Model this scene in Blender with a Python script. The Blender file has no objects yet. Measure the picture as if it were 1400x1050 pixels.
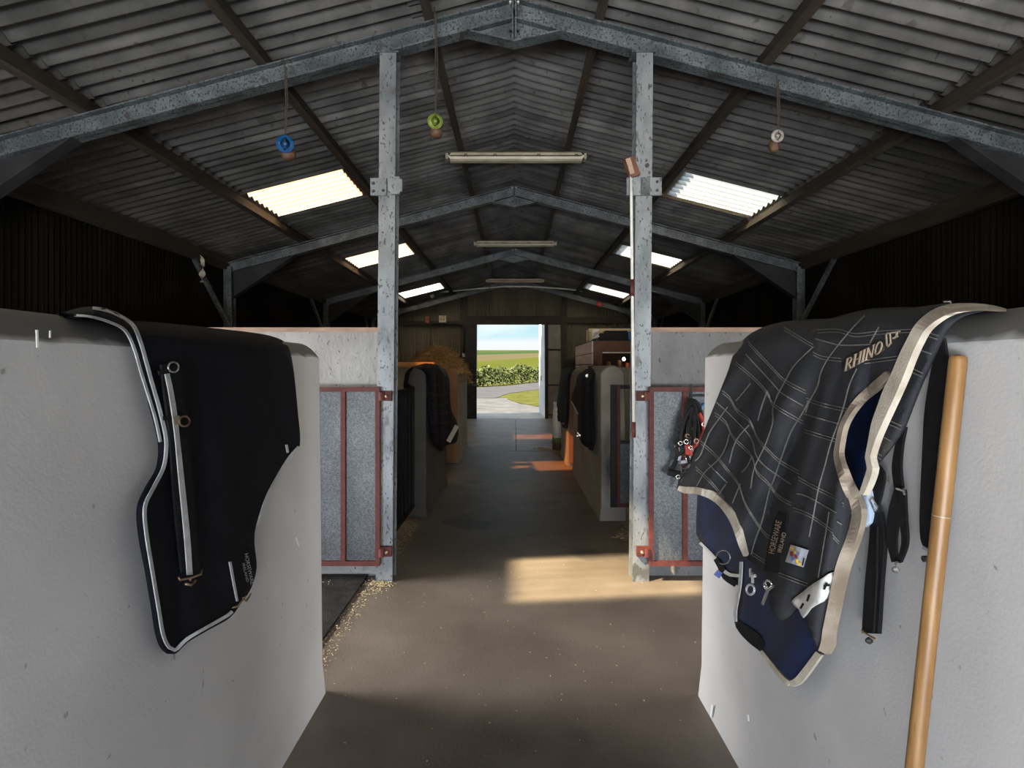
import bpy, bmesh, math, random
from mathutils import Vector, Matrix
from mathutils.geometry import delaunay_2d_cdt

random.seed(7)
PI = math.pi
scn = bpy.context.scene
COL = scn.collection
F, CU, CV, H = 817.0, 703.0, 504.0, 1.6      # focal length in px, vanishing point, eye height

# ------------------------------------------------------------------ camera
cam = bpy.data.cameras.new('camera')
cam.sensor_fit = 'HORIZONTAL'
cam.sensor_width = 36.0
cam.lens = F * 36.0 / 1400.0
cam.shift_x = -(CU - 700) / 1400.0
cam.shift_y = -(525 - CV) / 1400.0
cam.clip_start, cam.clip_end = 0.05, 2000
camo = bpy.data.objects.new('camera', cam)
camo.location = (0, 0, H)
camo.rotation_euler = (PI / 2, 0, 0)
COL.objects.link(camo)
scn.camera = camo

# ------------------------------------------------------------------ sky, sun, exposure
SUN_DIR = Vector((3.35, 2.2, -3.85)).normalized()
W = bpy.data.worlds.new('sky')
scn.world = W
W.use_nodes = True
wn, wl = W.node_tree.nodes, W.node_tree.links
wn.clear()
wout = wn.new('ShaderNodeOutputWorld')
wbg = wn.new('ShaderNodeBackground')
wtc = wn.new('ShaderNodeTexCoord')
wsep = wn.new('ShaderNodeSeparateXYZ')
wl.new(wtc.outputs['Generated'], wsep.inputs[0])
wr = wn.new('ShaderNodeValToRGB')
e = wr.color_ramp.elements
e[0].position, e[0].color = 0.0, (0.92, 0.95, 1.0, 1)
e[1].position, e[1].color = 1.0, (0.22, 0.42, 0.85, 1)
for p, c in ((0.043, (0.95, 0.98, 1.0, 1)), (0.056, (0.60, 0.88, 0.96, 1)), (0.25, (0.46, 0.74, 0.98, 1)), (0.5, (0.34, 0.58, 0.95, 1))):
    k = e.new(p); k.color = c
wl.new(wsep.outputs['Z'], wr.inputs[0])
wmap = wn.new('ShaderNodeMapping'); wmap.inputs['Scale'].default_value = (3, 3, 11)
wl.new(wtc.outputs['Generated'], wmap.inputs[0])
wno = wn.new('ShaderNodeTexNoise'); wno.inputs['Scale'].default_value = 1.3; wno.inputs['Detail'].default_value = 6
wl.new(wmap.outputs[0], wno.inputs['Vector'])
wcr = wn.new('ShaderNodeValToRGB')
wcr.color_ramp.elements[0].position, wcr.color_ramp.elements[1].position = 0.50, 0.64
wl.new(wno.outputs['Fac'], wcr.inputs[0])
wmx = wn.new('ShaderNodeMixRGB'); wmx.inputs[2].default_value = (1.15, 1.15, 1.13, 1)
wl.new(wcr.outputs[0], wmx.inputs[0]); wl.new(wr.outputs[0], wmx.inputs[1])
wl.new(wmx.outputs[0], wbg.inputs[0])
wbg.inputs[1].default_value = 0.50
wl.new(wbg.outputs[0], wout.inputs[0])

sun = bpy.data.lights.new('sun', 'SUN')
sun.energy = 30.0
sun.angle = math.radians(1.5)
sun.color = (1.0, 0.93, 0.80)
suno = bpy.data.objects.new('sun', sun)
suno.rotation_euler = SUN_DIR.to_track_quat('-Z', 'Y').to_euler()
COL.objects.link(suno)

scn.view_settings.view_transform = 'Standard'
scn.view_settings.look = 'None'
scn.view_settings.gamma = 1.0
scn.view_settings.use_curve_mapping = False
scn.view_settings.exposure = 1.0
scn.cycles.max_bounces = 10
scn.cycles.diffuse_bounces = 6
scn.cycles.transparent_max_bounces = 16
scn.cycles.sample_clamp_indirect = 6.0

Y_REAR, Y_FAR = -4.5, 19.2
def portal(name, loc, rot, sx, sy):
    l = bpy.data.lights.new(name, 'AREA'); l.shape = 'RECTANGLE'; l.size, l.size_y = sx, sy
    l.cycles.is_portal = True
    o = bpy.data.objects.new(name, l); o.location = loc; o.rotation_euler = rot
    COL.objects.link(o)
# area lamps added at an assumed, unseen rear doorway, boosting the glare of the yard
rear = bpy.data.lights.new('rear_doorway_fill', 'AREA'); rear.shape = 'RECTANGLE'; rear.size, rear.size_y = 5.0, .85
rear.energy = 290.0
rear.color = (.89, .945, 1.0)
ro = bpy.data.objects.new('rear_doorway_fill', rear); ro.location = (-1.65, Y_REAR, .46)
ro.rotation_euler = (PI / 2 + math.radians(12), 0, 0)
COL.objects.link(ro)
ro2 = bpy.data.objects.new('rear_doorway_fill', rear.copy()); ro2.location = (2.7, Y_REAR, .46)  # second added lamp, brightening the right gate and partition
ro2.data.size = 2.8; ro2.data.energy = 150.0
ro2.rotation_euler = ro.rotation_euler
COL.objects.link(ro2)
# area lamp added at an assumed side door of the near left stall (outside the frame, behind the near left wall)
side = bpy.data.lights.new('assumed_side_door_fill', 'AREA'); side.shape = 'RECTANGLE'; side.size, side.size_y = 1.7, 1.6
side.energy = 92.0
side.spread = math.radians(115)
side.color = (1.0, .97, .92)
so = bpy.data.objects.new('assumed_side_door_fill', side); so.location = (-4.52, 3.55, 1.20)
so.rotation_euler = (PI / 2 - math.radians(32), 0, -PI / 2)
COL.objects.link(so)
so2 = bpy.data.objects.new('assumed_side_door_fill', side.copy()); so2.location = (4.52, 3.55, 1.20)  # matching lamp added at an assumed side door of the right stall
so2.data.energy = 32.0
so2.rotation_euler = (PI / 2 - math.radians(32), 0, PI / 2)
COL.objects.link(so2)
portal('far_daylight_portal', (-0.1, Y_FAR + .1, 1.5), (-PI / 2, 0, 0), 2.3, 3.1)

# ------------------------------------------------------------------ materials
def mat(name, c1, c2=None, scale=4.0, rough=0.8, metal=0.0, bump=0.0, bscale=None, stretch=(1, 1, 1), lo=0.35, hi=0.65,
        spots=None, spec=0.5, detail=6.0, sheen=0.0):
    """noise-mottled surface; spots = list of (scale, threshold, colour) flecks"""
    m = bpy.data.materials.new(name); m.use_nodes = True
    n, l = m.node_tree.nodes, m.node_tree.links
    b = n['Principled BSDF']
    b.inputs['Roughness'].default_value = rough
    b.inputs['Metallic'].default_value = metal
    b.inputs['Specular IOR Level'].default_value = spec
    if sheen: b.inputs['Sheen Weight'].default_value = sheen
    g = n.new('ShaderNodeNewGeometry')
    mp = n.new('ShaderNodeMapping'); mp.inputs['Scale'].default_value = stretch
    l.new(g.outputs['Position'], mp.inputs[0])
    no = n.new('ShaderNodeTexNoise'); no.inputs['Scale'].default_value = scale; no.inputs['Detail'].default_value = detail
    no.inputs['Roughness'].default_value = 0.50
    l.new(mp.outputs[0], no.inputs['Vector'])
    r = n.new('ShaderNodeValToRGB')
    r.color_ramp.elements[0].position, r.color_ramp.elements[1].position = lo, hi
    r.color_ramp.elements[0].color = (*c1, 1)
    r.color_ramp.elements[1].color = (*(c2 or c1), 1)
    l.new(no.outputs['Fac'], r.inputs[0])
    out = r.outputs[0]
    for s, t, c in (spots or []):
        v = n.new('ShaderNodeTexNoise'); v.inputs['Scale'].default_value = s; v.inputs['Detail'].default_value = 3
        l.new(mp.outputs[0], v.inputs['Vector'])
        rr = n.new('ShaderNodeValToRGB')
        rr.color_ramp.elements[0].position, rr.color_ramp.elements[1].position = t, t + 0.05
        l.new(v.outputs['Fac'], rr.inputs[0])
        mx = n.new('ShaderNodeMixRGB'); mx.inputs[2].default_value = (*c, 1)
        l.new(rr.outputs[0], mx.inputs[0]); l.new(out, mx.inputs[1]); out = mx.outputs[0]
    l.new(out, b.inputs['Base Color'])
    if bump:
        bn = n.new('ShaderNodeTexNoise'); bn.inputs['Scale'].default_value = bscale or scale * 6; bn.inputs['Detail'].default_value = 4
        l.new(mp.outputs[0], bn.inputs['Vector'])
        bp = n.new('ShaderNodeBump'); bp.inputs['Strength'].default_value = bump; bp.inputs['Distance'].default_value = 0.02
        l.new(bn.outputs['Fac'], bp.inputs['Height']); l.new(bp.outputs[0], b.inputs['Normal'])
    m['out'] = 1
    return m

def add_mask(m, dirt, fn):
    """mix a wear colour over the base by a node-built factor"""
    n, l = m.node_tree.nodes, m.node_tree.links
    b = n['Principled BSDF']
    src = b.inputs['Base Color'].links[0].from_socket
    fac = fn(n, l)
    mx = n.new('ShaderNodeMixRGB'); mx.inputs[2].default_value = (*dirt, 1)
    l.new(fac, mx.inputs[0]); l.new(src, mx.inputs[1]); l.new(mx.outputs[0], b.inputs['Base Color'])

def height_mask(z0, z1):
    def fn(n, l):
        g = n.new('ShaderNodeNewGeometry'); s = n.new('ShaderNodeSeparateXYZ'); l.new(g.outputs['Position'], s.inputs[0])
        no = n.new('ShaderNodeTexNoise'); no.inputs['Scale'].default_value = 9; l.new(g.outputs['Position'], no.inputs['Vector'])
        ma = n.new('ShaderNodeMath'); ma.operation = 'MULTIPLY_ADD'; ma.inputs[1].default_value = 0.05
        l.new(no.outputs['Fac'], ma.inputs[0]); l.new(s.outputs['Z'], ma.inputs[2])
        mr = n.new('ShaderNodeMapRange'); mr.inputs['From Min'].default_value = z0 + .025; mr.inputs['From Max'].default_value = z1 + .025
        l.new(ma.outputs[0], mr.inputs['Value'])
        return mr.outputs[0]
    return fn

def blob_mask(p, rad):
    def fn(n, l):
        g = n.new('ShaderNodeNewGeometry')
        mp = n.new('ShaderNodeMapping'); mp.vector_type = 'TEXTURE'
        mp.inputs['Location'].default_value = p; mp.inputs['Scale'].default_value = rad
        l.new(g.outputs['Position'], mp.inputs[0])
        no = n.new('ShaderNodeTexNoise'); no.inputs['Scale'].default_value = 2.2; no.inputs['Detail'].default_value = 5
        l.new(mp.outputs[0], no.inputs['Vector'])
        ln = n.new('ShaderNodeVectorMath'); ln.operation = 'LENGTH'; l.new(mp.outputs[0], ln.inputs[0])
        ad = n.new('ShaderNodeMath'); ad.operation = 'ADD'; l.new(no.outputs['Fac'], ad.inputs[0]); l.new(ln.outputs['Value'], ad.inputs[1])
        mr = n.new('ShaderNodeMapRange'); mr.inputs['From Min'].default_value = 1.45; mr.inputs['From Max'].default_value = 0.75
        l.new(ad.outputs[0], mr.inputs['Value'])
        return mr.outputs[0]
    return fn

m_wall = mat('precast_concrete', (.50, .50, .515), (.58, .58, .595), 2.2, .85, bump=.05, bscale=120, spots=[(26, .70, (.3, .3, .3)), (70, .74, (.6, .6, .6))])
add_mask(m_wall, (.15, .147, .14), height_mask(1.652, 1.668))
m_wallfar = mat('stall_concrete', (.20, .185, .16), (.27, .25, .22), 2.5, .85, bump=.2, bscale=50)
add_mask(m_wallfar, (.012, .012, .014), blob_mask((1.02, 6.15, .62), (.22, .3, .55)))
m_part = mat('cast_concrete', (.25, .25, .25), (.35, .35, .35), 3.0, .85, bump=.4, bscale=30,
             spots=[(44, .655, (.09, .088, .085)), (7, .66, (.20, .19, .175))], stretch=(1, 1, .6))
m_part2 = mat('shaded_cast_concrete', (.135, .137, .145), (.20, .202, .21), 3.0, .85, bump=.4, bscale=30, spots=[(44, .67, (.05, .05, .05)), (7, .66, (.11, .108, .105))], stretch=(1, 1, .6))  # cast concrete darkened: weaker light on the right partition put into the colour
m_wallfarl = mat('dim_stall_concrete', (.075, .070, .062), (.115, .108, .096), 2.5, .88, bump=.2, bscale=50)  # darker copy of the stall concrete, shade of the left wall in its colour
m_floor = mat('worn_concrete_floor', (.135, .108, .086), (.205, .170, .140), 1.6, .50, bump=.10, bscale=60,
              spots=[(110, .755, (.32, .29, .24)), (60, .70, (.075, .065, .055)), (1.1, .60, (.105, .088, .075))], spec=.5)
m_mat = mat('rubber_matting', (.018, .018, .018), (.030, .029, .028), 12, .95, bump=.3, bscale=90, spots=[(150, .74, (.16, .13, .08))], spec=.1)
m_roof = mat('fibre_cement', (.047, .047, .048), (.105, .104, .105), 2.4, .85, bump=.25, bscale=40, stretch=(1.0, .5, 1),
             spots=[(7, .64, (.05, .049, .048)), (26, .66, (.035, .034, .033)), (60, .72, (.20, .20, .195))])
m_rooflow = mat('shaded_grimy_fibre_cement', (.026, .025, .024), (.060, .057, .054), 2.4, .9, bump=.25, bscale=40, stretch=(1.0, .5, 1), spots=[(9, .66, (.018, .017, .016))])  # eaves row: shade put into the sheet colour, along with brown grime
def sheet_variation(m, lo_=.62):
    n, l = m.node_tree.nodes, m.node_tree.links; b = n['Principled BSDF']
    src = b.inputs['Base Color'].links[0].from_socket
    oi = n.new('ShaderNodeObjectInfo')
    mr = n.new('ShaderNodeMapRange'); mr.inputs['To Min'].default_value = lo_; mr.inputs['To Max'].default_value = 1.15
    l.new(oi.outputs['Random'], mr.inputs['Value'])
    g = n.new('ShaderNodeNewGeometry'); mp = n.new('ShaderNodeMapping'); mp.inputs['Scale'].default_value = (.25, 6.5, .25)
    l.new(g.outputs['Position'], mp.inputs[0])
    no = n.new('ShaderNodeTexNoise'); no.inputs['Scale'].default_value = 1.0; no.inputs['Detail'].default_value = 2; l.new(mp.outputs[0], no.inputs['Vector'])
    m2 = n.new('ShaderNodeMapRange'); m2.inputs['From Min'].default_value = .35; m2.inputs['From Max'].default_value = .65; m2.inputs['To Min'].default_value = .62; m2.inputs['To Max'].default_value = 1.25
    l.new(no.outputs['Fac'], m2.inputs['Value'])
    mu = n.new('ShaderNodeMath'); mu.operation = 'MULTIPLY'; l.new(mr.outputs[0], mu.inputs[0]); l.new(m2.outputs[0], mu.inputs[1])
    mx = n.new('ShaderNodeMixRGB'); mx.blend_type = 'MULTIPLY'; mx.inputs[0].default_value = 1
    l.new(src, mx.inputs[1]); l.new(mu.outputs[0], mx.inputs[2]); l.new(mx.outputs[0], b.inputs['Base Color'])
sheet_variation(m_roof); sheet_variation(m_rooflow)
m_steel = mat('weathered_galvanised_steel', (.045, .055, .064), (.11, .13, .145), 5, .55, metal=.2, bump=.15, bscale=80,
              spots=[(55, .55, (.022, .023, .024)), (9, .60, (.04, .042, .044)), (75, .68, (.22, .25, .26))])
m_post = mat('galvanised_post', (.11, .12, .135), (.23, .245, .265), 5, .42, metal=.3, bump=.1, bscale=60,
             spots=[(60, .60, (.055, .058, .06)), (9, .60, (.16, .17, .185)), (7, .64, (.09, .09, .088))], stretch=(1, 1, .5))
m_bolt = mat('dark_bolt', (.03, .03, .03), rough=.5)
m_boltw = mat('zinc_bolt', (.7, .7, .7), rough=.4, metal=.5)
m_timber = mat('old_purlin_timber', (.014, .0105, .007), (.036, .026, .017), 3, .8, bump=.3, bscale=25, stretch=(8, .6, 8))
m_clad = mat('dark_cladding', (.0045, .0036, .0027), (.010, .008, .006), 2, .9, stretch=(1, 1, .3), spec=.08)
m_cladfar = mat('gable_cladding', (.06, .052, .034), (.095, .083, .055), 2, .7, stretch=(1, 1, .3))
m_red = mat('red_oxide_paint', (.055, .0065, .0055), (.095, .014, .011), 18, .65, bump=.1, spots=[(40, .68, (.10, .03, .02))])
m_black = mat('black_webbing', (.008, .008, .009), (.014, .014, .016), 40, .85, bump=.3, bscale=400, spec=.2)
m_cap = mat('pink_timber_cap', (.26, .17, .13), (.36, .25, .20), 5, .8, stretch=(1, 6, 6))
m_cream = mat('aged_cream_plastic', (.26, .23, .165), (.38, .34, .26), 5, .4, spots=[(40, .68, (.2, .16, .1))])
m_dust = mat('dusty_board', (.05, .04, .03), (.09, .07, .05), 10, .9)
m_metal = mat('chrome_fitting', (.75, .75, .74), rough=.25, metal=.9)
m_brass = mat('tarnished_brass', (.30, .20, .12), (.42, .30, .19), 60, .4, metal=.7)
m_rope = mat('hemp_string', (.03, .022, .017), (.05, .037, .029), 60, .9)
m_rug = mat('black_quilted_nylon', (.0048, .0053, .0088), (.0075, .0085, .0135), 10, .75, bump=.25, bscale=240, spec=.15)
m_pipe = mat('silver_reflective_tape', (.42, .44, .47), (.56, .58, .62), 30, .5)
m_plaid = mat('charcoal_check_cloth', (.030, .032, .039), (.043, .045, .052), 6, .8, bump=.35, bscale=420, spec=.2,
              spots=[(11, .66, (.065, .060, .055))])
m_check = mat('grey_check_yarn', (.14, .14, .13), (.22, .215, .20), 90, .85)
m_checkdim = mat('dim_check_yarn', (.022, .024, .028), (.034, .036, .04), 90, .9)
m_navy = mat('navy_lining', (.003, .008, .032), (.006, .017, .070), 12, .55, bump=.12, bscale=160)
m_bind = mat('cream_binding', (.42, .36, .29), (.60, .55, .47), 14, .85, bump=.2, bscale=200)
m_bindtan = mat('soiled_cream_binding', (.24, .19, .145), (.40, .34, .275), 14, .85, bump=.2, bscale=200)
m_tape = mat('reflective_silver_strip', (.72, .73, .74), (.92, .92, .92), 24, .4)
m_tan = mat('tan_embroidery', (.36, .29, .21), (.46, .38, .29), 60, .8)
m_brownpatch = mat('dark_brown_applique', (.035, .026, .018), (.05, .038, .026), 50, .85)
m_white = mat('white_print', (.55, .55, .56), rough=.7)
m_lblue = mat('pale_blue_fleece', (.42, .55, .74), (.55, .66, .82), 20, .9)
m_redc = mat('red_webbing', (.26, .016, .012), (.36, .03, .022), 30, .7)
m_yel = mat('yellow_print', (.75, .5, .04), rough=.7)
m_blu = mat('blue_print', (.10, .16, .5), rough=.7)
m_lgrey = mat('grey_label', (.36, .38, .44), rough=.7)
m_grey = mat('grey_webbing', (.25, .27, .33), (.32, .34, .40), 30, .8)
m_wood = mat('varnished_ash', (.18, .085, .026), (.36, .20, .072), 3.5, .42, stretch=(14, 14, 1.2), lo=.25, hi=.75, spots=[(4, .64, (.15, .066, .02))])
m_hay = mat('hay', (.20, .11, .035), (.42, .26, .10), 25, .9)
m_straw = mat('straw_bits', (.42, .32, .16), (.62, .52, .32), 60, .9)
m_ply = mat('brown_plywood', (.15, .075, .030), (.22, .115, .05), 5, .7, stretch=(1, 1, .3))
m_plank = mat('pine_plank', (.40, .22, .07), (.50, .30, .11), 5, .7, stretch=(.4, 4, 4))
m_slat = mat('limewashed_board', (.62, .55, .55), (.78, .71, .71), 4, .8, stretch=(3, .4, 3))
m_brown = mat('red_brown_joinery', (.07, .026, .012), (.11, .042, .02), 4, .55)
m_dark = mat('black_plastic', (.008, .008, .009), rough=.65, spec=.25)
m_paper = mat('old_cardboard', (.55, .44, .25), (.72, .62, .40), 8, .9)
m_blueb = mat('blue_plastic', (.03, .11, .26), rough=.5)
m_blue = mat('blue_disc_plastic', (.006, .05, .16), (.012, .08, .22), 30, .3)
m_green = mat('lime_disc_plastic', (.11, .155, .02), (.165, .22, .04), 30, .4)
m_clear = mat('cloudy_disc_plastic', (.22, .20, .19), (.34, .31, .30), 30, .4)
m_lick = mat('brown_lick', (.06, .028, .014), (.10, .05, .026), 30, .6)
m_ducts = mat('pale_pvc', (.55, .55, .52), (.68, .68, .65), 10, .45)
m_poly = mat('white_plastic', (.62, .62, .56), (.72, .72, .66), 8, .5)
m_leafg = mat('moss_green_plastic', (.10, .16, .02), rough=.6)
m_doorp = mat('door_panel', (.16, .145, .115), (.22, .20, .16), 3, .6)
m_whiteleaf = mat('white_painted_steel', (.80, .80, .80), (.88, .88, .88), 3, .6)
m_darksteel = mat('dark_painted_steel', (.014, .014, .017), (.026, .026, .030), 4, .6, spec=.2)
m_orange = mat('orange_red_box', (.30, .07, .02), rough=.5)
m_redb = mat('red_bell', (.30, .02, .015), rough=.4)
m_gravel = mat('pale_gravel', (.040, .0405, .041), (.058, .058, .058), 1.2, .95, spots=[(14, .62, (.026, .025, .024))], spec=0.0)
m_apron = mat('pale_apron_concrete', (.50, .48, .43), (.58, .56, .50), 3, .9)
m_road = mat('grey_road', (.031, .030, .033), (.038, .037, .040), .8, .9, spec=0.0)
m_verge = mat('rough_verge_grass', (.026, .028, .0065), (.040, .040, .013), .9, .95, bump=.5, bscale=6, spots=[(5, .6, (.045, .041, .018))], spec=0.0)
m_field1 = mat('bright_pasture', (.0235, .0285, .0050), (.029, .032, .008), .15, .95, stretch=(.3, 1, 1), spec=0.0)
m_field2 = mat('stubble_field', (.031, .027, .0145), (.038, .033, .019), .1, .95, stretch=(.3, 1, 1), spec=0.0)
m_field3 = mat('distant_green_hill', (.010, .021, .0105), (.022, .030, .009), .012, .95, spec=0.0)
m_hedge = mat('hedge_leaf', (.026, .036, .013), (.066, .072, .032), 1.6, .9, spec=0.0)

def galv():
    m = bpy.data.materials.new('spangled_galvanised_sheet'); m.use_nodes = True
    n, l = m.node_tree.nodes, m.node_tree.links; b = n['Principled BSDF']
    g = n.new('ShaderNodeNewGeometry'); v = n.new('ShaderNodeTexVoronoi'); v.inputs['Scale'].default_value = 120
    l.new(g.outputs['Position'], v.inputs['Vector'])
    r = n.new('ShaderNodeValToRGB'); s = n.new('ShaderNodeSeparateColor'); l.new(v.outputs['Color'], s.inputs[0])
    r.color_ramp.elements[0].color = (.05, .056, .065, 1); r.color_ramp.elements[1].color = (.125, .136, .152, 1)
    l.new(s.outputs[0], r.inputs[0])
    no = n.new('ShaderNodeTexNoise'); no.inputs['Scale'].default_value = 3.5; no.inputs['Detail'].default_value = 5
    l.new(g.outputs['Position'], no.inputs['Vector'])
    rr = n.new('ShaderNodeValToRGB'); rr.color_ramp.elements[0].position, rr.color_ramp.elements[1].position = .3, .7
    rr.color_ramp.elements[0].color = (.7, .7, .7, 1)
    l.new(no.outputs['Fac'], rr.inputs[0])
    mx = n.new('ShaderNodeMixRGB'); mx.blend_type = 'MULTIPLY'; mx.inputs[0].default_value = 1
    l.new(r.outputs[0], mx.inputs[1]); l.new(rr.outputs[0], mx.inputs[2]); l.new(mx.outputs[0], b.inputs['Base Color'])
    b.inputs['Metallic'].default_value = .35; b.inputs['Roughness'].default_value = .45
    return m
m_galv = galv()

def translucent(name, tint, clear, diff):
    """weathered GRP sheet: light passes partly straight through (less where the sheet is crossed obliquely), partly scattered"""
    m = bpy.data.materials.new(name); m.use_nodes = True
    n, l = m.node_tree.nodes, m.node_tree.links; n.clear()
    o = n.new('ShaderNodeOutputMaterial'); lw = n.new('ShaderNodeLayerWeight'); lw.inputs['Blend'].default_value = .5
    mr = n.new('ShaderNodeMapRange'); mr.inputs['From Min'].default_value = .05; mr.inputs['From Max'].default_value = .65
    mr.inputs['To Min'].default_value = 1.0; mr.inputs['To Max'].default_value = .35
    l.new(lw.outputs['Facing'], mr.inputs['Value'])
    tr = n.new('ShaderNodeBsdfTransparent')
    vm = n.new('ShaderNodeMixRGB'); vm.blend_type = 'MULTIPLY'; vm.inputs[0].default_value = 1
    vm.inputs[1].default_value = (*tint, 1); l.new(mr.outputs[0], vm.inputs[2]); l.new(vm.outputs[0], tr.inputs[0])
    tl = n.new('ShaderNodeBsdfTranslucent'); tl.inputs[0].default_value = (*diff, 1)
    mx = n.new('ShaderNodeMixShader'); mx.inputs[0].default_value = 1 - clear
    l.new(tr.outputs[0], mx.inputs[1]); l.new(tl.outputs[0], mx.inputs[2]); l.new(mx.outputs[0], o.inputs[0])
    return m
m_light = translucent('translucent_rooflight', (1.0, .94, .80), .66, (.95, .93, .88))
m_light2 = translucent('yellowed_rooflight', (.70, .42, .23), .60, (.95, .90, .80))

m_light4 = translucent('chalky_rooflight', (1.0, .94, .80), .42, (.95, .93, .88))
m_light3 = translucent('milky_rooflight', (.6, .5, .4), .25, (.95, .92, .86))
m_bulb = bpy.data.materials.new('lit_bulb'); m_bulb.use_nodes = True
_b = m_bulb.node_tree.nodes['Principled BSDF']; _b.inputs['Emission Color'].default_value = (1, .85, .6, 1); _b.inputs['Emission Strength'].default_value = 14

# ------------------------------------------------------------------ helpers
def P(u, v, Y): return Vector(((u - CU) * Y / F, Y, H - (v - CV) * Y / F))

class MB:
    def __init__(s): s.v = []; s.f = []
    def add(s, vs, fs):
        k = len(s.v); s.v += [Vector(a) for a in vs]; s.f += [tuple(i + k for i in q) for q in fs]; return s
    def box(s, x0, x1, y0, y1, z0, z1):
        return s.add([(x0, y0, z0), (x1, y0, z0), (x1, y1, z0), (x0, y1, z0), (x0, y0, z1), (x1, y0, z1), (x1, y1, z1), (x0, y1, z1)],
                     [(3, 2, 1, 0), (4, 5, 6, 7), (0, 1, 5, 4), (1, 2, 6, 5), (2, 3, 7, 6), (3, 0, 4, 7)])
    def beam(s, p, q, w, h, up=(0, 0, 1), ou=0.0, os=0.0):
        """bar from p to q, w wide, h deep along up; ou/os shift it along up/side"""
        p, q, up = Vector(p), Vector(q), Vector(up)
        d = (q - p).normalized(); sd = d.cross(up).normalized(); up = sd.cross(d).normalized()
        vs = []
        for c in (p, q):
            for a, b in ((-1, -1), (1, -1), (1, 1), (-1, 1)):
                vs.append(c + sd * (a * w / 2 + os) + up * (b * h / 2 + ou))
        return s.add(vs, [(3, 2, 1, 0), (4, 5, 6, 7), (0, 1, 5, 4), (1, 2, 6, 5), (2, 3, 7, 6), (3, 0, 4, 7)])
    def prism(s, pts, y0, y1):
        """polygon of (x, z) extruded from y0 to y1"""
        n = len(pts)
        return s.add([(x, y0, z) for x, z in pts] + [(x, y1, z) for x, z in pts],
                     [tuple(range(n - 1, -1, -1)), tuple(range(n, 2 * n))] + [(i, (i + 1) % n, n + (i + 1) % n, n + i) for i in range(n)])
    def tube(s, pts, r, n=8, cap=True):
        pts = [Vector(p) for p in pts]; rings = []; ref = None
        for i, p in enumerate(pts):
            t = (pts[min(i + 1, len(pts) - 1)] - pts[max(i - 1, 0)]).normalized()
            if ref is None: ref = Vector((0, 0, 1)) if abs(t.z) < .9 else Vector((1, 0, 0))
            a = t.cross(ref).normalized(); b = a.cross(t).normalized(); ref = b
            rr = r[i] if isinstance(r, (list, tuple)) else r
            rings.append([p + (a * math.cos(2 * PI * j / n) + b * math.sin(2 * PI * j / n)) * rr for j in range(n)])
        vs = [v for q in rings for v in q]; fs = []
        for i in range(len(rings) - 1):
            for j in range(n):
                fs.append((i * n + j, i * n + (j + 1) % n, (i + 1) * n + (j + 1) % n, (i + 1) * n + j))
        if cap: fs += [tuple(range(n - 1, -1, -1)), tuple((len(rings) - 1) * n + j for j in range(n))]
        return s.add(vs, fs)
    def lathe(s, c, axis, prof, n=16):
        """prof: list of (distance along axis, radius)"""
        c, ax = Vector(c), Vector(axis).normalized()
        return s.tube([c + ax * d for d, r in prof], [max(r, 1e-4) for d, r in prof], n)
    def build(s, name, m, parent=None, smooth=False, origin=None, label=None):
        root = parent
        while root is not None and root.parent is not None: root = root.parent
        o0 = root.location if root is not None else Vector(origin or (0, 0, 0))
        me = bpy.data.meshes.new(name)
        me.from_pydata([tuple(v - o0) for v in s.v], [], s.f)
        me.materials.append(m)
        me.validate()
        bm = bmesh.new(); bm.from_mesh(me); bmesh.ops.recalc_face_normals(bm, faces=bm.faces); bm.to_mesh(me); bm.free()
        if smooth: me.polygons.foreach_set('use_smooth', [True] * len(me.polygons))
        o = bpy.data.objects.new(name, me); COL.objects.link(o)
        if parent is not None: o.parent = parent
        else: o.location = o0
        if label: o['label'] = label
        return o

def smooth_by_angle(o, ang=40):
    me = o.data
    me.polygons.foreach_set('use_smooth', [True] * len(me.polygons))
    bm = bmesh.new(); bm.from_mesh(me)
    for ed in bm.edges:
        ed.smooth = ed.calc_face_angle(0) < math.radians(ang)
    bm.to_mesh(me); bm.free()

def tag(o, label=None, cat=None, group=None, kind=None):
    if label: o['label'] = label
    if cat: o['category'] = cat
    if group: o['group'] = group
    if kind: o['kind'] = kind
    return o
def thing(name, loc, label, cat, group=None):
    o = bpy.data.objects.new(name, None); o.empty_display_size = .1; o.location = loc; COL.objects.link(o)
    return tag(o, label, cat, group, 'thing')
def struct(name, loc=(0, 0, 0)):
    o = bpy.data.objects.new(name, None); o.empty_display_size = .1; o.location = loc; COL.objects.link(o)
    o['kind'] = 'structure'; return o
def shared(name, me, parent, M):
    o = bpy.data.objects.new(name, me); COL.objects.link(o); o.parent = parent; o.matrix_local = M; return o

# ------------------------------------------------------------------ ground and floor
g = MB().add([(-90, -140, -.03), (90, -140, -.03), (90, 33, -.03), (-90, 33, -.03)], [(0, 1, 2, 3)]).build('ground', m_gravel); g['kind'] = 'structure'
fl = struct('floor')
def slab(x0, x1, y0, y1): MB().box(x0, x1, y0, y1, -.12, 0).build('slab', m_floor, fl)
slab(-4.6, 4.6, Y_REAR, 11.6)
slab(-4.6, .035, 11.612, Y_FAR)
slab(.047, 4.6, 11.612, Y_FAR)
a = MB().box(-70, 70, -80, Y_REAR - .01, -.10, -.004).build('apron', m_apron); a['kind'] = 'structure'  # unseen pale yard, added to bounce sunlight into the barn
a = MB().box(-3.0, 3.2, Y_FAR + .01, Y_FAR + 2.4, -.10, -.004).build('apron', m_apron); a['kind'] = 'structure'

mt = MB().box(-4.3, -1.125, 1.9, 4.60, .001, .018).build('rubber_mat', m_mat)
tag(mt, 'black rubber stall mat on the floor beside the left gate', 'mat', kind='thing')

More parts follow.
